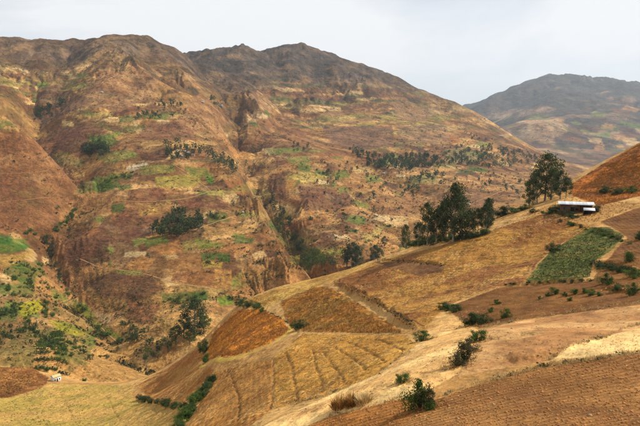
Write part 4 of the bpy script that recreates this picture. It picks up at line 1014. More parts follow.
# far trees: (polygon, count, height m lo/hi, kind, label, group)
def inpoly(poly, m):
    P = np.array(poly, float); out = []
    while len(out) < m:
        q = rng.uniform(P.min(0), P.max(0), (m * 3, 2))
        ok = pip(q[:, 0], q[:, 1], P[:, 0], P[:, 1]); out += list(map(tuple, q[ok]))
    return out[:m]
STANDS = [
 ([(150,236),(162,222),(176,212),(194,211),(204,224),(200,234),(176,238)], 70, 8, 14, 'm', 'tree in the big dark grove in the middle of the central ridge'),
 ([(82,150),(96,143),(112,146),(114,154),(98,158),(84,156)], 34, 9, 15, 'r', 'tree in the dark grove above the green field on the left'),
 ([(36,112),(50,104),(66,102),(64,108),(48,116),(38,120)], 24, 10, 15, 'm', 'tree in the dark strip in the upper left gully'),
 ([(134,112),(146,104),(168,102),(190,106),(186,118),(162,120),(140,120)], 40, 6, 11, 'r', 'scattered tree above the hamlet on the central ridge'),
 ([(160,146),(176,142),(198,150),(192,160),(168,162)], 30, 8, 14, 'm', 'tree standing among the houses of the hamlet'),
 ([(198,154),(206,150),(230,162),(240,172),(232,176),(214,166)], 46, 9, 15, 'e', 'tree in the dark belt right of the hamlet'),
 ([(236,120),(244,120),(252,148),(268,150),(268,166),(256,176),(246,176)], 28, 9, 14, 'e', 'tree at the head of the narrow gorge'),
 ([(206,96),(220,100),(226,112),(214,110)], 8, 8, 12, 'r', 'tree beside the small houses high on the central ridge'),
 ([(346,148),(362,152),(396,158),(436,154),(438,166),(400,172),(366,166)], 50, 9, 16, 'm', 'tree in the long wood below the brown bowl'),
 ([(436,150),(470,146),(500,148),(530,152),(540,160),(510,170),(470,166),(440,164)], 45, 9, 16, 'm', 'tree in the wood on the far right of the valley'),
 ([(396,170),(420,176),(446,172),(448,186),(420,186),(404,184)], 30, 9, 14, 'm', 'tree in the dark grove in the middle of the right valley slope'),
 ([(396,186),(420,188),(418,198),(400,198)], 10, 8, 12, 'r', 'tree in the grove below the right valley wood'),
 ([(300,170),(350,160),(392,182),(384,200),(330,200)], 22, 6, 10, 'r', 'scattered tree among the tan fields of the right valley slope'),
 ([(300,220),(345,205),(400,205),(400,236),(340,246)], 20, 4, 8, 'b', 'scattered scrubby tree on the brown slope beyond the crest'),
 ([(250,172),(262,184),(284,208),(300,240),(318,262),(304,262),(286,236),(262,200)], 60, 5, 10, 'm', 'tree growing down in the narrow gorge'),
 ([(282,146),(304,144),(322,148),(310,152),(288,152)], 8, 7, 10, 'r', 'tree on the brow of the ridge left of the brown bowl'),
 ([(450,180),(480,176),(530,178),(520,196),(470,200)], 18, 8, 13, 'm', 'tree scattered behind the two eucalyptus clumps'),
 ([(460,128),(478,132),(490,142),(470,142)], 6, 8, 12, 'r', 'tree high on the right valley slope'),
 ([(4,262),(40,262),(48,276),(22,284),(6,276)], 22, 3.5, 6, 'g', 'tree in the green orchard at the left edge'),
 ([(26,232),(34,230),(36,235),(28,236)], 4, 5, 7, 'g', 'tree in the small dark grove below the left spur'),
 ([(54,230),(72,212),(80,206),(70,222),(58,236)], 22, 4, 7, 'g', 'tree in the green upper part of the left gully'),
 ([(44,236),(54,236),(58,262),(66,286),(58,286),(48,262)], 30, 4, 8, 'm', 'tree lining the dark bend of the left gully'),
 ([(60,286),(70,290),(90,312),(80,312)], 10, 3, 6, 'g', 'tree along the lower left gully'),
 ([(0,300),(16,300),(18,318),(0,322)], 16, 3, 6, 'b', 'grey green tree left of the lime coloured field'),
 ([(20,318),(48,312),(46,320),(24,326)], 8, 3, 5, 'g', 'tree just below the lime coloured field'),
 ([(94,324),(112,332),(122,340),(118,344),(98,334)], 14, 3.5, 6, 'g', 'green tree in the band along the stream bank'),
 ([(128,342),(150,338),(166,346),(158,360),(136,362)], 18, 4, 8, 'm', 'tree in the thicket by the pale stream bed'),
 ([(118,320),(150,330),(140,340),(118,334)], 10, 3, 6, 'b', 'dark scrub tree above the stream thicket'),
 ([(0,284),(44,282),(60,300),(40,298),(14,298),(0,300)], 26, 3, 6, 'g', 'green tree in the belt between the left orchard and the lime field'),
 ([(40,300),(62,306),(56,318),(44,316)], 14, 3, 5, 'g', 'green tree right of the lime coloured field'),
 ([(0,322),(40,326),(40,340),(0,346)], 26, 3, 5, 'b', 'grey green tree on the slope left of the orchard rows'),
 ([(62,334),(84,338),(88,354),(70,360)], 16, 2.5, 4.5, 'g', 'small tree on the olive slope right of the orchard rows'),
 ([(168,298),(208,292),(214,302),(190,308),(170,306)], 18, 3, 5, 'g', 'small tree along the green strips at the foot of the central ridge'),
 ([(228,296),(246,292),(250,304),(232,308)], 10, 3, 6, 'b', 'scrubby tree at the foot of the ridge behind the crest terrace'),
 ([(100,176),(132,172),(136,178),(104,184)], 10, 4, 7, 'g', 'small tree edging the green strips left of the hamlet'),
 ([(320,160),(352,168),(356,178),(326,176)], 10, 5, 9, 'r', 'tree by the green plots left of the valley wood'),
 ([(196,262),(210,262),(206,270)], 3, 3, 5, 'g', 'little tree below the green strips on the central ridge'),
 ([(206,214),(224,210),(226,218),(208,222)], 8, 4, 7, 'b', 'scrubby tree right of the big grove'),
]
EXACT = [  # foot px, py, height px, kind, label
 (194,340,34,'e','tallest tree by the stream with a narrow crown'), (184,338,17,'r','big round dark tree left of the tall stream tree'),
 (204,334,16,'rg','round green tree right of the tall stream tree'), (176,345,15,'r','broad dark tree by the stream bank'), (168,352,13,'r','dark tree at the left of the stream clump'),
 (190,345,14,'rg','green tree in front of the tall stream tree'), (148,357,8,'rg','small round green tree on the pale stream bed'), (145,362,6,'rg','low green tree on the stream bank'),
 (130,345,10,'r','dark tree at the left end of the stream thicket'),
 (352,268,22,'e','dark eucalyptus behind the crest, taller of the pair'), (358,267,18,'e','dark eucalyptus close behind the taller one past the crest'), (347,268,18,'r','round dark tree left of the pair behind the crest'),
 (374,264,16,'e','eucalyptus group outlier right of the dark pair behind the crest'), (379,263,13,'e','small eucalyptus at the right of the trees behind the crest'),
 (384,247,9,'e','lone slender tree on the tan slope past the crest'), (311,270,13,'rg','purple green tree at the mouth of the gorge'), (322,268,12,'rg','green tree right of the gorge mouth'),
 (333,268,12,'r','dark tree between the gorge mouth and the dark pair'),
 (58,210,4,'rg','small tree at the bend of the left gully'), (30,286,6,'r','dark tree below the left green orchard'), (90,362,6,'r','lone small tree on the tan slope right of the orchard'),
 (76,345,5,'r','dark bushy tree on the olive slope'), (118,350,3,'rg','tiny tree on the tan slope left of the stream'),
]
KIND = {'e': EUCF, 'r': RNDF, 'b': BSHF}
ntree = 0
for poly, cnt, lo, hi, kd, lb in STANDS:
    if poly[0][0] == 0: poly = [(-25 if x == 0 else x, y) for x, y in poly]; cnt = int(cnt * 1.3)
    q = np.array(inpoly(poly, cnt)); wx, wy = pick_np(q[:, 0], q[:, 1], 400)
    o_ = np.argsort(wx / wy); wx, wy = wx[o_], wy[o_]; wz = ground_np(wx, wy)
    base_lb = lb
    for ti, (x, y, z) in enumerate(zip(wx, wy, wz)):
        lb = base_lb
        if cnt <= 16: lb = ORD[ti] + ' from the left, ' + base_lb
        gp = base_lb.replace('tree', 'trees', 1)
        k = kd
        if k == 'm': k = 'e' if rng.random() < 0.45 else 'r'
        h = rng.uniform(lo, hi)
        if k in ('b', 'g'):
            plant('small_tree', pk(BSHF if k == 'b' else BSHFG), TP, (x, y, z), h * 0.8, lb, 'tree', gp, 1.2)
        else:
            plant('eucalyptus_tree' if k == 'e' else 'broadleaf_tree', pk(KIND[k]), TP, (x, y, z), h, lb, 'tree', gp, 1.0 if k == 'r' else 1.15)
        ntree += 1
# the rest of the two far woods reads as one mass
def wood(poly, cnt, lo, hi, name, label):
    q = np.array(inpoly(poly, cnt)); wx, wy = pick_np(q[:, 0], q[:, 1], 400); wz = ground_np(wx, wy); V, F = [], []; nv = 0
    src = [(np.array([v.co[:] for v in mm[1].vertices]), np.array([p_.vertices[:] for p_ in mm[1].polygons])) for mm in RNDF]
    for x, y, z in zip(wx, wy, wz):
        v, f = src[int(rng.integers(len(src)))]; h = rng.uniform(lo, hi); a = rng.uniform(0, 6.28); c_, s_ = math.cos(a), math.sin(a)
        V.append(np.stack([(v[:, 0] * c_ - v[:, 1] * s_) * h + x, (v[:, 0] * s_ + v[:, 1] * c_) * h + y, v[:, 2] * h * 0.95 + z - 0.12 * h], 1)); F.append(f + nv); nv += len(v)
    o = bpy.data.objects.new(name, mesh_from(name, np.concatenate(V), np.concatenate(F), M_DARK)); link(o); tag(o, label, None, None, 'stuff')
wood([(346,148),(362,152),(396,158),(436,154),(438,166),(400,172),(366,166)], 150, 7, 14, 'far_wood', 'undergrowth of the long wood below the brown bowl')
wood([(436,150),(470,146),(500,148),(530,152),(540,160),(510,170),(470,166),(440,164)], 140, 7, 14, 'far_wood', 'undergrowth of the wood on the far right of the valley')
wood([(290,165),(350,160),(420,175),(420,215),(330,235),(300,205)], 150, 2, 5, 'slope_thicket', 'low green thickets scattered over the slope beyond the crest')
wood([(400,130),(470,128),(540,160),(520,190),(420,196),(380,165)], 150, 3, 7, 'slope_thicket', 'low green thickets scattered over the right valley slope')
wood([(-40,262),(50,270),(70,305),(110,335),(90,350),(-40,350)], 250, 1.2, 3.2, 'slope_thicket', 'low green thickets among the lower left plots')
wood([(110,300),(220,298),(200,325),(130,345)], 60, 1.2, 3, 'slope_thicket', 'low green thickets above the stream')
for px, py, hp, kd, lb in EXACT:
    p = at(px, py, 400, 1e9)
    mm = {'e': EUC, 'r': RND, 'rg': RNDG}[kd]
    plant('eucalyptus_tree' if kd == 'e' else 'broadleaf_tree', pk(mm), TP, p, hm(hp * 1.25, p), lb, 'tree', None, 1.25 if kd == 'e' else 1.0)
# orchard in rows beside the cottage
a0 = np.array(at(42, 338, 400, 1e9)[:2]); a1 = np.array(at(62, 334, 400, 1e9)[:2]); b0 = np.array(at(36, 369, 400, 1e9)[:2]); b1 = np.array(at(68, 374, 400, 1e9)[:2])
for i in range(11):
    for j in range(9):
        if rng.random() < 0.08: continue
        s, t = (i + rng.uniform(-0.15, 0.15)) / 10, (j + rng.uniform(-0.15, 0.15)) / 8
        c = (a0 * (1 - t) + a1 * t) * (1 - s) + (b0 * (1 - t) + b1 * t) * s
        plant('orchard_bush', pk(BSHFG if rng.random() < 0.5 else BSHF), BP, (c[0], c[1], ground(*c)), rng.uniform(2.3, 3.8), ORD[j] + ' bush from left in ' + ORD[i] + ' row of the orchard behind the white cottage', 'bush', 'orchard rows behind the cottage', 1.1)
print('far trees', ntree, round(time.time() - T0, 1), 's')

# ------------------------------------------------------------------ scrub, stubble and clods too many to count
def cheap_leaves(x, y, z, h, per, mat, name, label, leafk=0.75, cat=None):
    m = len(x)
    c = np.repeat(np.stack([x, y, z], 1), per, 0); hh = np.repeat(h, per)
    off = rng.normal(size=(m * per, 3)) * np.array([0.42, 0.42, 0.25]) * hh[:, None]; off[:, 2] = np.abs(off[:, 2]) + 0.2 * hh
    v, f = leaves(c + off, hh * leafk, 0.0, 0.7)
    o = bpy.data.objects.new(name, mesh_from(name, v, f, mat)); link(o); tag(o, label, None, None, 'stuff')
    return o
SCRUBZ = [([(0,120),(80,185),(60,215),(0,232)], 500, 0.8, 1.8), ([(60,236),(112,236),(166,288),(130,330),(90,310)], 900, 0.8, 1.8), ([(170,190),(240,180),(300,262),(250,292),(200,260)], 600, 0.7, 1.5),
          ([(255,130),(330,150),(400,205),(410,245),(320,262),(280,220)], 1500, 0.9, 2.4), ([(330,200),(400,200),(400,250),(330,255)], 700, 1, 2.6), ([(40,100),(130,70),(220,100),(240,150),(100,150),(70,150)], 1300, 1.2, 3.2),
          ([(0,40),(140,40),(230,90),(150,80),(60,90),(0,80)], 900, 1.5, 4), ([(190,60),(330,60),(430,105),(350,120),(260,105)], 900, 2, 5), ([(380,110),(460,115),(540,150),(520,185),(400,200),(340,160)], 1700, 1.5, 4),
          ([(0,290),(60,300),(120,345),(70,375),(0,365)], 900, 0.7, 1.8), ([(80,340),(140,360),(130,383),(80,376)], 160, 0.5, 1.0), ([(110,300),(230,300),(200,330),(130,345)], 500, 0.7, 1.6),
          ([(270,190),(300,240),(318,268),(300,262),(276,222),(250,180)], 500, 1.0, 2.4), ([(470,120),(560,90),(640,95),(640,150),(560,150)], 1100, 3, 9), ([(440,185),(560,180),(560,205),(430,225)], 500, 1, 3)]
xs, ys, hs = [], [], []
for poly, cnt, lo, hi in SCRUBZ:
    poly = [(-40 if x == 0 else (680 if x == 640 else x), y) for x, y in poly]
    cnt = int(cnt * 0.6); q = np.array(inpoly(poly, cnt)); wx, wy = pick_np(q[:, 0], q[:, 1], 400)
    xs.append(wx); ys.append(wy); hs.append(rng.uniform(0, 1, cnt) ** 2 * (hi - lo) + lo)
cellA = D2 ** 2 * 0.002                                  # ground each sheet vertex stands for
def spread(weight, cnt, lo, hi):
    w = (weight * cellA).ravel(); w = np.where(np.abs(A2.ravel()) < R(30), w, 0); k = rng.choice(w.size, cnt, p=w / w.sum())
    jx = rng.uniform(-0.5, 0.5, (2, cnt)) * D2.ravel()[k] * 0.002
    xs.append(X.ravel()[k] + jx[0]); ys.append(Y.ravel()[k] + jx[1]); hs.append(rng.uniform(0, 1, cnt) ** 1.6 * (hi - lo) + lo)
conc = np.zeros_like(Z); Zs = Z.copy()
for _ in range(5): Zs = (np.roll(Zs, 2, 0) + np.roll(Zs, -2, 0) + np.roll(Zs, 2, 1) + np.roll(Zs, -2, 1) + Zs) / 5
conc = np.clip((Zs - Z) / (D2 * 0.0022), 0, 1.5)
spread((edge < 0.07) * (farmed > 0.3) * (D2 > 420) * (D2 < 2400) * (1 / D2) ** 1.2, 6500, 1.0, 2.6)
spread(conc ** 1.5 * (D2 > 430) * (D2 < 3300) / D2 ** 1.3, 8500, 1.2, 4.0)
spread(conc ** 1.5 * (D2 > 4500) * (D2 < 11000), 1200, 5, 14)
xs, ys, hs = map(np.concatenate, (xs, ys, hs))
cheap_leaves(xs, ys, ground_np(xs, ys) - 0.1, hs, 5, M_SCRUB, 'hillside_scrub', 'low dark scrub scattered over the far valley slopes')
def near_scatter(polys, cnt, lo, hi, per, mat, name, label, tuft=False):
    xs, ys = [], []
    for poly, c in zip(polys, cnt):
        q = np.array(inpoly(poly, c)); wx, wy = pick_np(q[:, 0], q[:, 1], 12, 345); xs.append(wx); ys.append(wy)
    xs, ys = np.concatenate(xs), np.concatenate(ys); zs = ground_np(xs, ys); m = len(xs)
    h = rng.uniform(0, 1, m) ** 1.7 * (hi - lo) + lo
    if not tuft: return cheap_leaves(xs, ys, zs, h, per, mat, name, label, 0.8)
    a = rng.uniform(0, 6.28, (m, per)); ln_ = rng.uniform(0.1, 0.7, (m, per)); L = rng.uniform(0.5, 1, (m, per)) * h[:, None]
    b = np.stack([xs[:, None] + rng.normal(0, 0.22, (m, per)) * h[:, None], ys[:, None] + rng.normal(0, 0.22, (m, per)) * h[:, None], zs[:, None] - 0.02 + 0 * a], -1)
    tip = b + np.stack([np.cos(a) * ln_ * L, np.sin(a) * ln_ * L, L], -1)
    w = np.stack([-np.sin(a), np.cos(a), 0 * a], -1) * (0.05 * h[:, None, None] + 0.008)
    v = np.stack([b - w, b + w, tip], 2).reshape(-1, 3)
    o = bpy.data.objects.new(name, mesh_from(name, v, np.arange(len(v)).reshape(-1, 3), mat)); link(o); return tag(o, label, None, None, 'stuff')
near_scatter([[(265,424),(330,395),(415,345),(455,318),(478,332),(470,372),(425,388),(330,414)], [(460,374),(480,332),(640,303),(640,324),(560,352),(500,367)], [(560,358),(640,326),(640,351)], [(240,305),(345,268),(375,262),(282,300)]],
             (700, 350, 160, 700), 0.06, 0.20, 6, M_STRAW, 'straw_tufts', 'pale dry grass tufts on the bare slopes', True)
near_scatter([[(205,360),(211,336),(236,311),(262,309),(291,330),(250,352)], [(284,317),(312,285),(403,334),(303,332)], [(572,195),(640,142),(640,196),(600,205)], [(-60,368),(30,367),(50,378),(10,397),(-60,400)], [(500,225),(575,195),(640,205),(600,222)]],
             (3200, 3000, 3800, 4200, 900), 0.25, 0.8, 6, M_DRY, 'rust_grass', 'rust brown dry grass on the fallow fields', True)
near_scatter([[(274,358),(302,334),(410,338),(330,394),(274,409)], [(334,282),(440,246),(560,219),(592,228),(536,264),(446,306),(424,330)], [(212,374),(272,359),(272,409),(190,424)], [(-60,404),(50,384),(134,386),(180,411),(170,426),(-60,426)]],
             (4200, 5200, 2600, 3600), 0.12, 0.32, 5, M_STRAW, 'field_stubble', 'cut straw stubble standing on the golden fields', True)
near_scatter([[(530,279),(556,248),(600,228),(624,237),(592,262),(588,277)], [(0,404),(40,388),(90,388),(90,426),(0,426)]], (1500, 500), 0.2, 0.45, 4, M_OLIVE, 'crop_plants', 'leafy crop plants of the green field')
near_scatter([[(334,282),(372,303),(420,334),(416,326),(372,297),(340,280)], [(588,260),(640,270),(640,276),(590,265)], [(372,258),(446,264),(446,267),(372,262)], [(0,370),(44,376),(10,397),(0,398)], [(255,305),(292,326),(300,334),(284,320)]],
             (110, 130, 90, 260, 60), 0.15, 0.5, 8, M_SCRUB, 'bank_weeds', 'dark weeds growing along the terrace banks')
# dry grass round the feet of the bushes
fx, fy, fh = [], [], []
for bx_, by_, bh in FEET:
    if math.hypot(bx_, by_) > 260: continue
    m = 26; a = rng.uniform(0, 6.28, m); r_ = bh * rng.uniform(0.25, 0.95, m); fx.append(bx_ + np.cos(a) * r_); fy.append(by_ + np.sin(a) * r_); fh.append(np.clip(bh * rng.uniform(0.08, 0.22, m), 0.12, 0.5))
fx, fy, fh = map(np.concatenate, (fx, fy, fh))
def blades(xs, ys, h, per, mat, name, label):
    m = len(xs); zs = ground_np(xs, ys); a = rng.uniform(0, 6.28, (m, per)); ln_ = rng.uniform(0.1, 0.8, (m, per)); L = rng.uniform(0.5, 1, (m, per)) * h[:, None]
    b = np.stack([xs[:, None] + rng.normal(0, 0.25, (m, per)) * h[:, None], ys[:, None] + rng.normal(0, 0.25, (m, per)) * h[:, None], zs[:, None] - 0.02 + 0 * a], -1)
    tip = b + np.stack([np.cos(a) * ln_ * L, np.sin(a) * ln_ * L, L], -1); w = np.stack([-np.sin(a), np.cos(a), 0 * a], -1) * (0.04 * h[:, None, None] + 0.008)
    v = np.stack([b - w, b + w, tip], 2).reshape(-1, 3)
    o = bpy.data.objects.new(name, mesh_from(name, v, np.arange(len(v)).reshape(-1, 3), mat)); link(o); return tag(o, label, None, None, 'stuff')
blades(fx, fy, fh, 10, M_DRY, 'bush_grass', 'dry grass growing round the feet of the bushes')
# ragged margins where the fields meet
ex, ey = [], []
for line, cnt, sg in [([(330,416),(400,398),(425,403),(470,386),(540,367),(640,352)], 700, 1.6), ([(458,318),(480,328),(520,320),(640,302)], 380, 1.2), ([(274,409),(330,394),(378,374),(416,346),(424,332)], 500, 1.2), ([(526,281),(538,264),(556,247),(590,228)], 160, 0.8), ([(550,360),(570,345),(600,338),(640,324)], 260, 1.2), ([(303,333),(403,335)], 220, 0.9), ([(345,267),(375,262),(440,246),(500,228),(545,213)], 320, 1.0), ([(180,426),(200,400),(213,374),(250,362)], 160, 1.0)]:
    q = dens(line, 1.0, False); k = rng.integers(0, len(q), cnt); q = q[k] + rng.normal(0, 1, (cnt, 2)) * [sg, sg * 0.6]
    wx, wy = pick_np(q[:, 0], q[:, 1], 12, 345); ex.append(wx); ey.append(wy)
ex, ey = np.concatenate(ex), np.concatenate(ey); keep = rng.random(len(ex)) < 0.25 + 0.75 * (vnoise(ex / 5, ey / 5, 8) > 0.5); ex, ey = ex[keep], ey[keep]; k = rng.random(len(ex)) < 0.86
blades(ex[k], ey[k], rng.uniform(0.1, 0.42, k.sum()), 9, M_STRAW, 'margin_grass', 'straw coloured grass along the field margins')
cheap_leaves(ex[~k], ey[~k], ground_np(ex[~k], ey[~k]), rng.uniform(0, 1, (~k).sum()) ** 2 * 0.34 + 0.06, 7, M_SCRUB, 'margin_weeds', 'small dark weeds along the field margins', 0.6)
# clods on the ploughed ground
q = np.array(inpoly([(400,428),(425,405),(470,388),(540,369),(642,354),(642,428)], 5000) + inpoly([(300,428),(330,417),(400,399),(424,402),(398,428)], 900))
wx, wy = pick_np(q[:, 0], q[:, 1], 12, 345); wz = ground_np(wx, wy)
octv = np.array([(1, 0, 0), (0, 1, 0), (-1, 0, 0), (0, -1, 0), (0, 0, 0.8), (0, 0, -0.6)], float); octf = np.array([(0, 1, 4), (1, 2, 4), (2, 3, 4), (3, 0, 4), (1, 0, 5), (2, 1, 5), (3, 2, 5), (0, 3, 5)])
m = len(wx); r = rng.uniform(0, 1, m) ** 4 * 0.10 + 0.022; ang = rng.uniform(0, 6.28, m)
ov = octv[None] * rng.uniform(0.6, 1.3, (m, 6, 1)); ca, sa = np.cos(ang)[:, None], np.sin(ang)[:, None]
v = np.stack([ov[..., 0] * ca - ov[..., 1] * sa, ov[..., 0] * sa + ov[..., 1] * ca, ov[..., 2] * 0.7], -1) * r[:, None, None] + np.stack([wx, wy, wz + r * 0.15], 1)[:, None]
f = (octf[None] + (np.arange(m) * 6)[:, None, None]).reshape(-1, 3)
M_CLOD = plain_mat('clod_earth', C(176, 122, 72), 0.4, 0.7)
o = bpy.data.objects.new('earth_clods', mesh_from('earth_clods', v.reshape(-1, 3), f, M_CLOD)); link(o); tag(o, 'lumps of dry earth on the ploughed field', None, None, 'stuff')
def lumps(qs, rlo, rhi, pw, mat, name, label):
    wx, wy = pick_np(qs[:, 0], qs[:, 1], 12, 345); wz = ground_np(wx, wy); m = len(wx)
    r = rng.uniform(0, 1, m) ** pw * (rhi - rlo) + rlo; ang = rng.uniform(0, 6.28, m)
    ov = octv[None] * rng.uniform(0.6, 1.3, (m, 6, 1)); ca, sa = np.cos(ang)[:, None], np.sin(ang)[:, None]
    v = np.stack([ov[..., 0] * ca - ov[..., 1] * sa, ov[..., 0] * sa + ov[..., 1] * ca, ov[..., 2] * 0.75], -1) * r[:, None, None] + np.stack([wx, wy, wz + r * 0.15], 1)[:, None]
    o = bpy.data.objects.new(name, mesh_from(name, v.reshape(-1, 3), (octf[None] + (np.arange(m) * 6)[:, None, None]).reshape(-1, 3), mat)); link(o); tag(o, label, None, None, 'stuff')
M_STONE = plain_mat('field_stone', C(176, 144, 104), 0.35, 0.9)
lumps(np.array(inpoly([(265,424),(330,395),(415,345),(455,318),(478,332),(470,372),(425,388),(330,414)], 160) + inpoly([(460,374),(480,332),(640,303),(640,324),(560,352),(500,367)], 140) + inpoly([(400,428),(470,388),(642,354),(642,428)], 60) + inpoly([(446,308),(500,288),(592,282),(640,276),(640,300),(520,319),(480,326)], 120)), 0.03, 0.16, 4, M_STONE, 'field_stones', 'loose stones lying on the bare slopes')
print('ground cover', round(time.time() - T0, 1), 's')

# ------------------------------------------------------------------ paths
def ribbon(name, line, width, mat, label, dmin, dmax, lift):
    q = dens(line, 2.0, False); wx, wy = pick_np(q[:, 0], q[:, 1], dmin, dmax)
    P = np.stack([wx, wy], 1)
    for _ in range(30): P[1:-1] = (P[:-2] + 2 * P[1:-1] + P[2:]) / 4
    seg = np.concatenate([[0], np.cumsum(np.hypot(*np.diff(P, axis=0).T))]); m = max(8, int(seg[-1] / max(0.5, lift * 6)))
    s = np.linspace(0, seg[-1], min(m, 400)); P = np.stack([np.interp(s, seg, P[:, 0]), np.interp(s, seg, P[:, 1])], 1)
    T = np.gradient(P, axis=0); T /= np.linalg.norm(T, axis=1, keepdims=True) + 1e-9; nn = np.stack([-T[:, 1], T[:, 0]], 1)
    wv = 0.42 * width * (0.7 + 0.6 * vnoise(s / (width * 2.2), s * 0, 9))[:, None] * 0.5
    rowsv = []
    for t in (-1, -0.5, 0, 0.5, 1):
        e = P + nn * wv * t; rowsv.append(np.column_stack([e, ground_np(e[:, 0], e[:, 1]) + (lift if abs(t) < 1 else -lift)]))
    V = np.stack(rowsv, 1).reshape(-1, 3); k = len(P)
    F = [(i * 5 + j, i * 5 + j + 1, (i + 1) * 5 + j + 1, (i + 1) * 5 + j) for i in range(k - 1) for j in range(4)]
    o = bpy.data.objects.new(name, mesh_from(name, V, F, mat, True)); link(o); tag(o, label, None, None, 'structure')
    return o
M_PATH = plain_mat('path_dust', C(186, 142, 92), 0.25, 0.4)
M_PATH2 = plain_mat('worn_path', C(158, 110, 68), 0.25, 0.4)
M_GPATH = plain_mat('path_grass', C(196, 162, 72), 0.3, 0.6)
M_LINE = plain_mat('furrow_line', C(142, 98, 48), 0.3, 0.8)
for line, w, lb in [([(80,259),(92,264),(104,269),(130,271),(150,275),(166,281),(186,285),(206,288),(216,290)], 3.2, 'pale footpath winding across the foot of the central ridge'),
                    ([(0,174),(30,173),(52,171),(72,174)], 1.5, 'upper pale path crossing the left spur'), ([(0,202),(28,200),(50,198),(60,190),(74,178)], 1.7, 'lower pale path crossing the left spur'),
                    ([(178,164),(188,158)], 3.0, 'short pale path at the hamlet'), ([(176,166),(190,174),(202,184),(212,192),(222,197)], 3.6, 'pale path coming down right of the hamlet'),
                    ([(122,201),(150,202),(176,200),(200,196),(208,192)], 2.6, 'thin pale path under the yellow green field'), ([(188,232),(206,226),(222,220),(236,216)], 2.6, 'pale path right of the big grove'),
                    ([(232,165),(246,182),(262,204),(280,230),(298,256)], 2.4, 'pale path along the left rim of the gorge'),
                    ([(64,304),(84,318),(104,332),(124,346)], 2.6, 'pale track beside the lower left gully'), ([(470,205),(490,196),(510,188),(530,182)], 3.0, 'pale track behind the crest trees')]:
    ribbon('footpath', line, w, M_PATH2 if 'spur' in lb else M_PATH, lb, 400, 1e9, 0.28)
ribbon('grass_path', [(200,366),(216,364),(235,358),(252,353),(268,346),(280,339),(293,331),(292,325)], 4.2, M_GPATH, 'yellow grassy path between the orange grass and the stubble', 12, 345, 0.06)
ribbon('footpath', [(424,326),(405,318),(380,303),(356,291),(338,281)], 1.2, M_LINE, 'dark trodden line along the terrace bank', 12, 345, 0.05)

# ------------------------------------------------------------------ buildings
def box(V, F, x0, x1, y0, y1, z0, z1, dz=(0, 0, 0, 0)):
    b = len(V)
    V += [(x0, y0, z0), (x1, y0, z0), (x1, y1, z0), (x0, y1, z0), (x0, y0, z1 + dz[0]), (x1, y0, z1 + dz[1]), (x1, y1, z1 + dz[2]), (x0, y1, z1 + dz[3])]
    F += [(b, b + 3, b + 2, b + 1), (b + 4, b + 5, b + 6, b + 7), (b, b + 1, b + 5, b + 4), (b + 1, b + 2, b + 6, b + 5), (b + 2, b + 3, b + 7, b + 6), (b + 3, b, b + 4, b + 7)]
def part(name, boxes, mat, parent):
    V, F = [], []
    for bx in boxes: box(V, F, *bx)
    return link(bpy.data.objects.new(name, mesh_from(name, V, F, mat)), parent)
M_ADOBE = plain_mat('adobe', C(110, 78, 56), 0.25, 1.5, bump=0.3)
M_DARKW = plain_mat('dark_boards', C(66, 48, 40), 0.3, 2)
M_OLDTIN = plain_mat('old_tin', (0.38, 0.36, 0.34), 0.3, 0.8, 0.6)
M_TIN = plain_mat('tin_roof', (0.62, 0.63, 0.64), 0.14, 0.8, 0.45, 0.0)
M_WHITE = plain_mat('white_wall', (0.42, 0.37, 0.30), 0.08, 1.2)
M_TILE = plain_mat('tile_roof', C(150, 92, 62), 0.25, 1.5)
M_PALER = plain_mat('pale_roof', C(212, 196, 140), 0.15, 1.5)
M_WOOD = plain_mat('post_wood', C(96, 70, 48), 0.3, 3)
M_BLACK = plain_mat('dark_opening', (0.012, 0.010, 0.009), 0.2, 1)
p = at(576, 213, 150, 345)
hut = bpy.data.objects.new('hut', None); link(hut); hut.location = (p[0], p[1], p[2] - 0.35); hut.rotation_euler = (0, 0, R(-19))
tag(hut, 'long low adobe hut with a white metal roof on the crest', 'hut')
HK = math.hypot(p[0], p[1]) / FPX                       # metres per picture pixel at the hut
hw = 28 * HK / 2
nt_ = M_TIN.node_tree; oi_ = nt_.nodes.new('ShaderNodeObjectInfo'); bs_ = nt_.nodes['Principled BSDF']; src_ = bs_.inputs['Base Color'].links[0].from_socket
nt_.links.new(mulcol(nt_, src_, rng_(nt_, oi_.outputs['Random'], 0, 1, 0.72, 1.02)), bs_.inputs['Base Color'])
wall = part('wall', [(-hw, hw * 0.25, 0.0, 0.35, 0, 2.7), (-hw, -hw + 0.35, 0.35, 4.0, 0, 2.7), (hw - 0.35, hw, 1.6, 4.0, 0, 2.7), (-hw + 0.35, hw - 0.35, 3.65, 4.0, 0, 2.86), (hw * 0.25, hw, 1.6, 1.95, 0, 2.7)], M_ADOBE, hut)
part('door', [(-hw * 0.35, -hw * 0.35 + 1.0, -0.06, 0.02, 0.1, 2.0)], M_BLACK, hut)
for xx in (-hw * 0.8, -hw * 0.05): part('window', [(xx, xx + 0.8, -0.05, 0.02, 1.1, 1.8)], M_BLACK, hut)
for xx in (hw * 0.35, hw * 0.68, hw * 0.97): part('post', [(xx - 0.07, xx + 0.07, -0.35, -0.21, 0, 2.65)], M_WOOD, hut)
part('beam', [(-hw - 0.2, hw + 0.2, -0.42, -0.28, 2.66, 2.82)], M_WOOD, hut)
nsh = 10
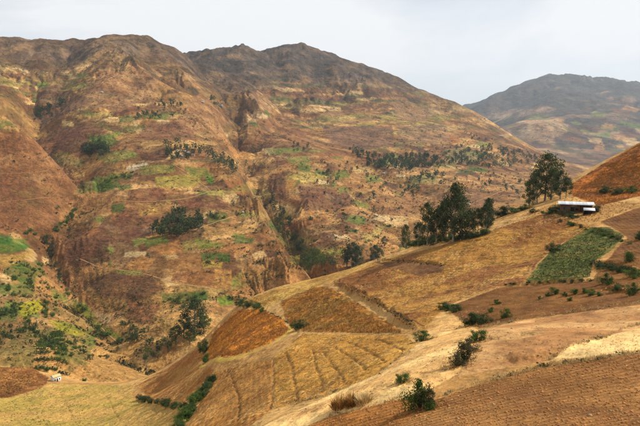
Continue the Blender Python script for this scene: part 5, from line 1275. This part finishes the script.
for k in range(nsh):                                    # overlapping corrugated sheets
    x0 = -hw - 0.55 + k * (2 * hw + 1.1) / nsh; x1 = x0 + (2 * hw + 1.1) / nsh + 0.06
    V, F = [], []; nc = 12
    for i in range(nc + 1):
        xx = x0 + (x1 - x0) * i / nc; w_ = 0.022 * math.cos(i * math.pi) + (0.012 if k % 2 else 0)
        for (yy, zz) in ((-0.75, 2.80), (4.4, 3.18)): V += [(xx, yy, zz + w_), (xx, yy, zz + w_ - 0.015)]
    for i in range(nc):
        a = i * 4; F += [(a, a + 4, a + 6, a + 2), (a + 1, a + 3, a + 7, a + 5), (a, a + 1, a + 5, a + 4), (a + 2, a + 6, a + 7, a + 3)]
    link(bpy.data.objects.new('roof_sheet', mesh_from('roof_sheet', V, F, M_TIN)), hut)
p2 = at(583, 213, 150, 345)
lean = bpy.data.objects.new('lean_to', None); link(lean); lean.location = (p2[0] + 0.4, p2[1] - 3.2, ground(p2[0] + 0.4, p2[1] - 3.2) - 0.2); lean.rotation_euler = (0, 0, R(-19))
tag(lean, 'small lean to with a white sheet roof in front of the hut', 'shelter')
for xx, yy, hh in ((-1.5, -1.0, 1.35), (1.5, -1.0, 1.35), (-1.5, 1.0, 1.8), (1.5, 1.0, 1.8)): part('post', [(xx - 0.06, xx + 0.06, yy - 0.06, yy + 0.06, 0, hh)], M_WOOD, lean)
part('wall', [(-1.44, 1.44, 0.95, 1.05, 0, 1.7), (-1.56, -1.46, -0.9, 0.9, 0, 1.4)], M_DARKW, lean)
part('roof_sheet', [(-1.5, 1.5, -0.9, 1.2, 1.38, 1.42, (0, 0, 0.5, 0.5))], M_TIN, lean)

def house(px, py, wpx, label, roofm, wallm=None, dmin=400, dmax=1e9, group=None, rz=0.0, hk=0.55, rows=1):
    p = at(px, py, dmin, dmax); d = math.hypot(p[0], p[1]); w = wpx * d / FPX / 2; dp = w * 0.7; h = w * 2 * hk
    r = bpy.data.objects.new('house', None); link(r); r.location = (p[0], p[1], p[2] - 0.2 * h); r.rotation_euler = (0, 0, rz - math.atan2(p[0], p[1]))
    tag(r, label, 'house', group); h2 = h * 1.2
    part('wall', [(-w, w, -dp, dp, 0, h2)], wallm or M_WHITE, r)
    V = [(-w * 1.1, -dp * 1.2, h2), (w * 1.1, -dp * 1.2, h2), (w * 1.1, dp * 1.2, h2), (-w * 1.1, dp * 1.2, h2), (-w * 1.1, 0, h2 + dp * 0.6), (w * 1.1, 0, h2 + dp * 0.6)]
    V += [(x, y, z + 0.1) for x, y, z in V]
    F = [(0, 1, 5, 4), (2, 3, 4, 5), (6, 10, 11, 7), (8, 11, 10, 9), (0, 6, 7, 1), (2, 8, 9, 3)]
    V2 = np.array(V); link(bpy.data.objects.new('roof', mesh_from('roof', V2, F, roofm)), r)
    gv = [(-w * 0.98, -dp, h2), (-w * 0.98, dp, h2), (-w * 0.98, 0, h2 + dp * 0.5), (w * 0.98, -dp, h2), (w * 0.98, dp, h2), (w * 0.98, 0, h2 + dp * 0.5)]
    link(bpy.data.objects.new('gable', mesh_from('gable', gv, [(0, 2, 1), (3, 4, 5)], wallm or M_WHITE)), r)
    part('door', [(-w * 0.15, w * 0.15, -dp - 0.06, -dp + 0.02, 0.15 * h, 0.15 * h + min(2.0, h * 0.75))], M_BLACK, r)
    for s in (-0.6, 0.6): part('window', [(w * s - w * 0.13, w * s + w * 0.13, -dp - 0.05, -dp + 0.02, 0.5 * h, 0.85 * h)], M_BLACK, r)
    return r
house(56, 381, 7.5, 'white cottage with a pale roof at the edge of the lower left field', M_PALER, plain_mat('whitewash', (0.70, 0.69, 0.66), 0.08, 1.2), 250, 345, None, 0.5, 0.62)
for px, py, w_, lb, rm, wm in [(178,154,4.5,'left end house of the hamlet on the central ridge',M_OLDTIN,None),(184,152,5,'white house in the middle of the hamlet',M_TILE,None),(189,154,4.5,'tin roofed house right of the middle of the hamlet',M_OLDTIN,None),
   (182,157,4,'front house of the hamlet near the pale path',M_OLDTIN,None),(193,156,4.5,'house at the right end of the hamlet',M_TILE,None),(187,148,4,'rear house of the hamlet under the trees',M_OLDTIN,None),(175,150,3.5,'small adobe house at the left rear of the hamlet',M_TILE,M_ADOBE),
   (203,103,3.5,'lone white house high on the central ridge',M_OLDTIN,None),(221,107,4.5,'white house beside the trees high above the gorge',M_OLDTIN,None),(102,93,3,'white house at the dark tree clump on the left mountain',M_OLDTIN,None),
   (502,137,3,'white house high on the right valley slope',M_OLDTIN,None),(468,205,5,'pale house glimpsed right of the crest trees',M_OLDTIN,None),(448,206,4,'pale house glimpsed behind the crest trees',M_OLDTIN,M_ADOBE),(396,168,4,'white house in the wood below the brown bowl',M_OLDTIN,None),(384,174,3,'small white house among the fields left of the valley wood',M_OLDTIN,None),(243,213,3,'small pale shed beside the path right of the big grove',M_OLDTIN,None)]:
    house(px, py, w_ * 0.72, lb, rm, wm, 400, 1e9, 'small houses across the valley', rng.uniform(-0.5, 0.5), 0.5)

# ------------------------------------------------------------------ haze
zmin, zmax = float(Z.min()) - 1.0, float(Z.max()) + 30
V, F = [], []; box(V, F, -25500, 25500, -1500, 25500, zmin, zmax)
mh = bpy.data.materials.new('haze_air'); mh.use_nodes = True; nt = mh.node_tree
nt.nodes.remove(nt.nodes['Principled BSDF'])
pv = nt.nodes.new('ShaderNodeVolumePrincipled'); pv.inputs['Color'].default_value = (0.78, 0.88, 1.0, 1); pv.inputs['Density'].default_value = HAZE; pv.inputs['Anisotropy'].default_value = 0.25
nt.links.new(pv.outputs[0], nt.nodes['Material Output'].inputs['Volume'])
o = bpy.data.objects.new('haze', mesh_from('haze', V, F, mh)); link(o); tag(o, 'thin pale mountain haze filling the valley air', None, None, 'stuff')
print('done', round(time.time() - T0, 1), 's', len(bpy.data.objects), 'objects')
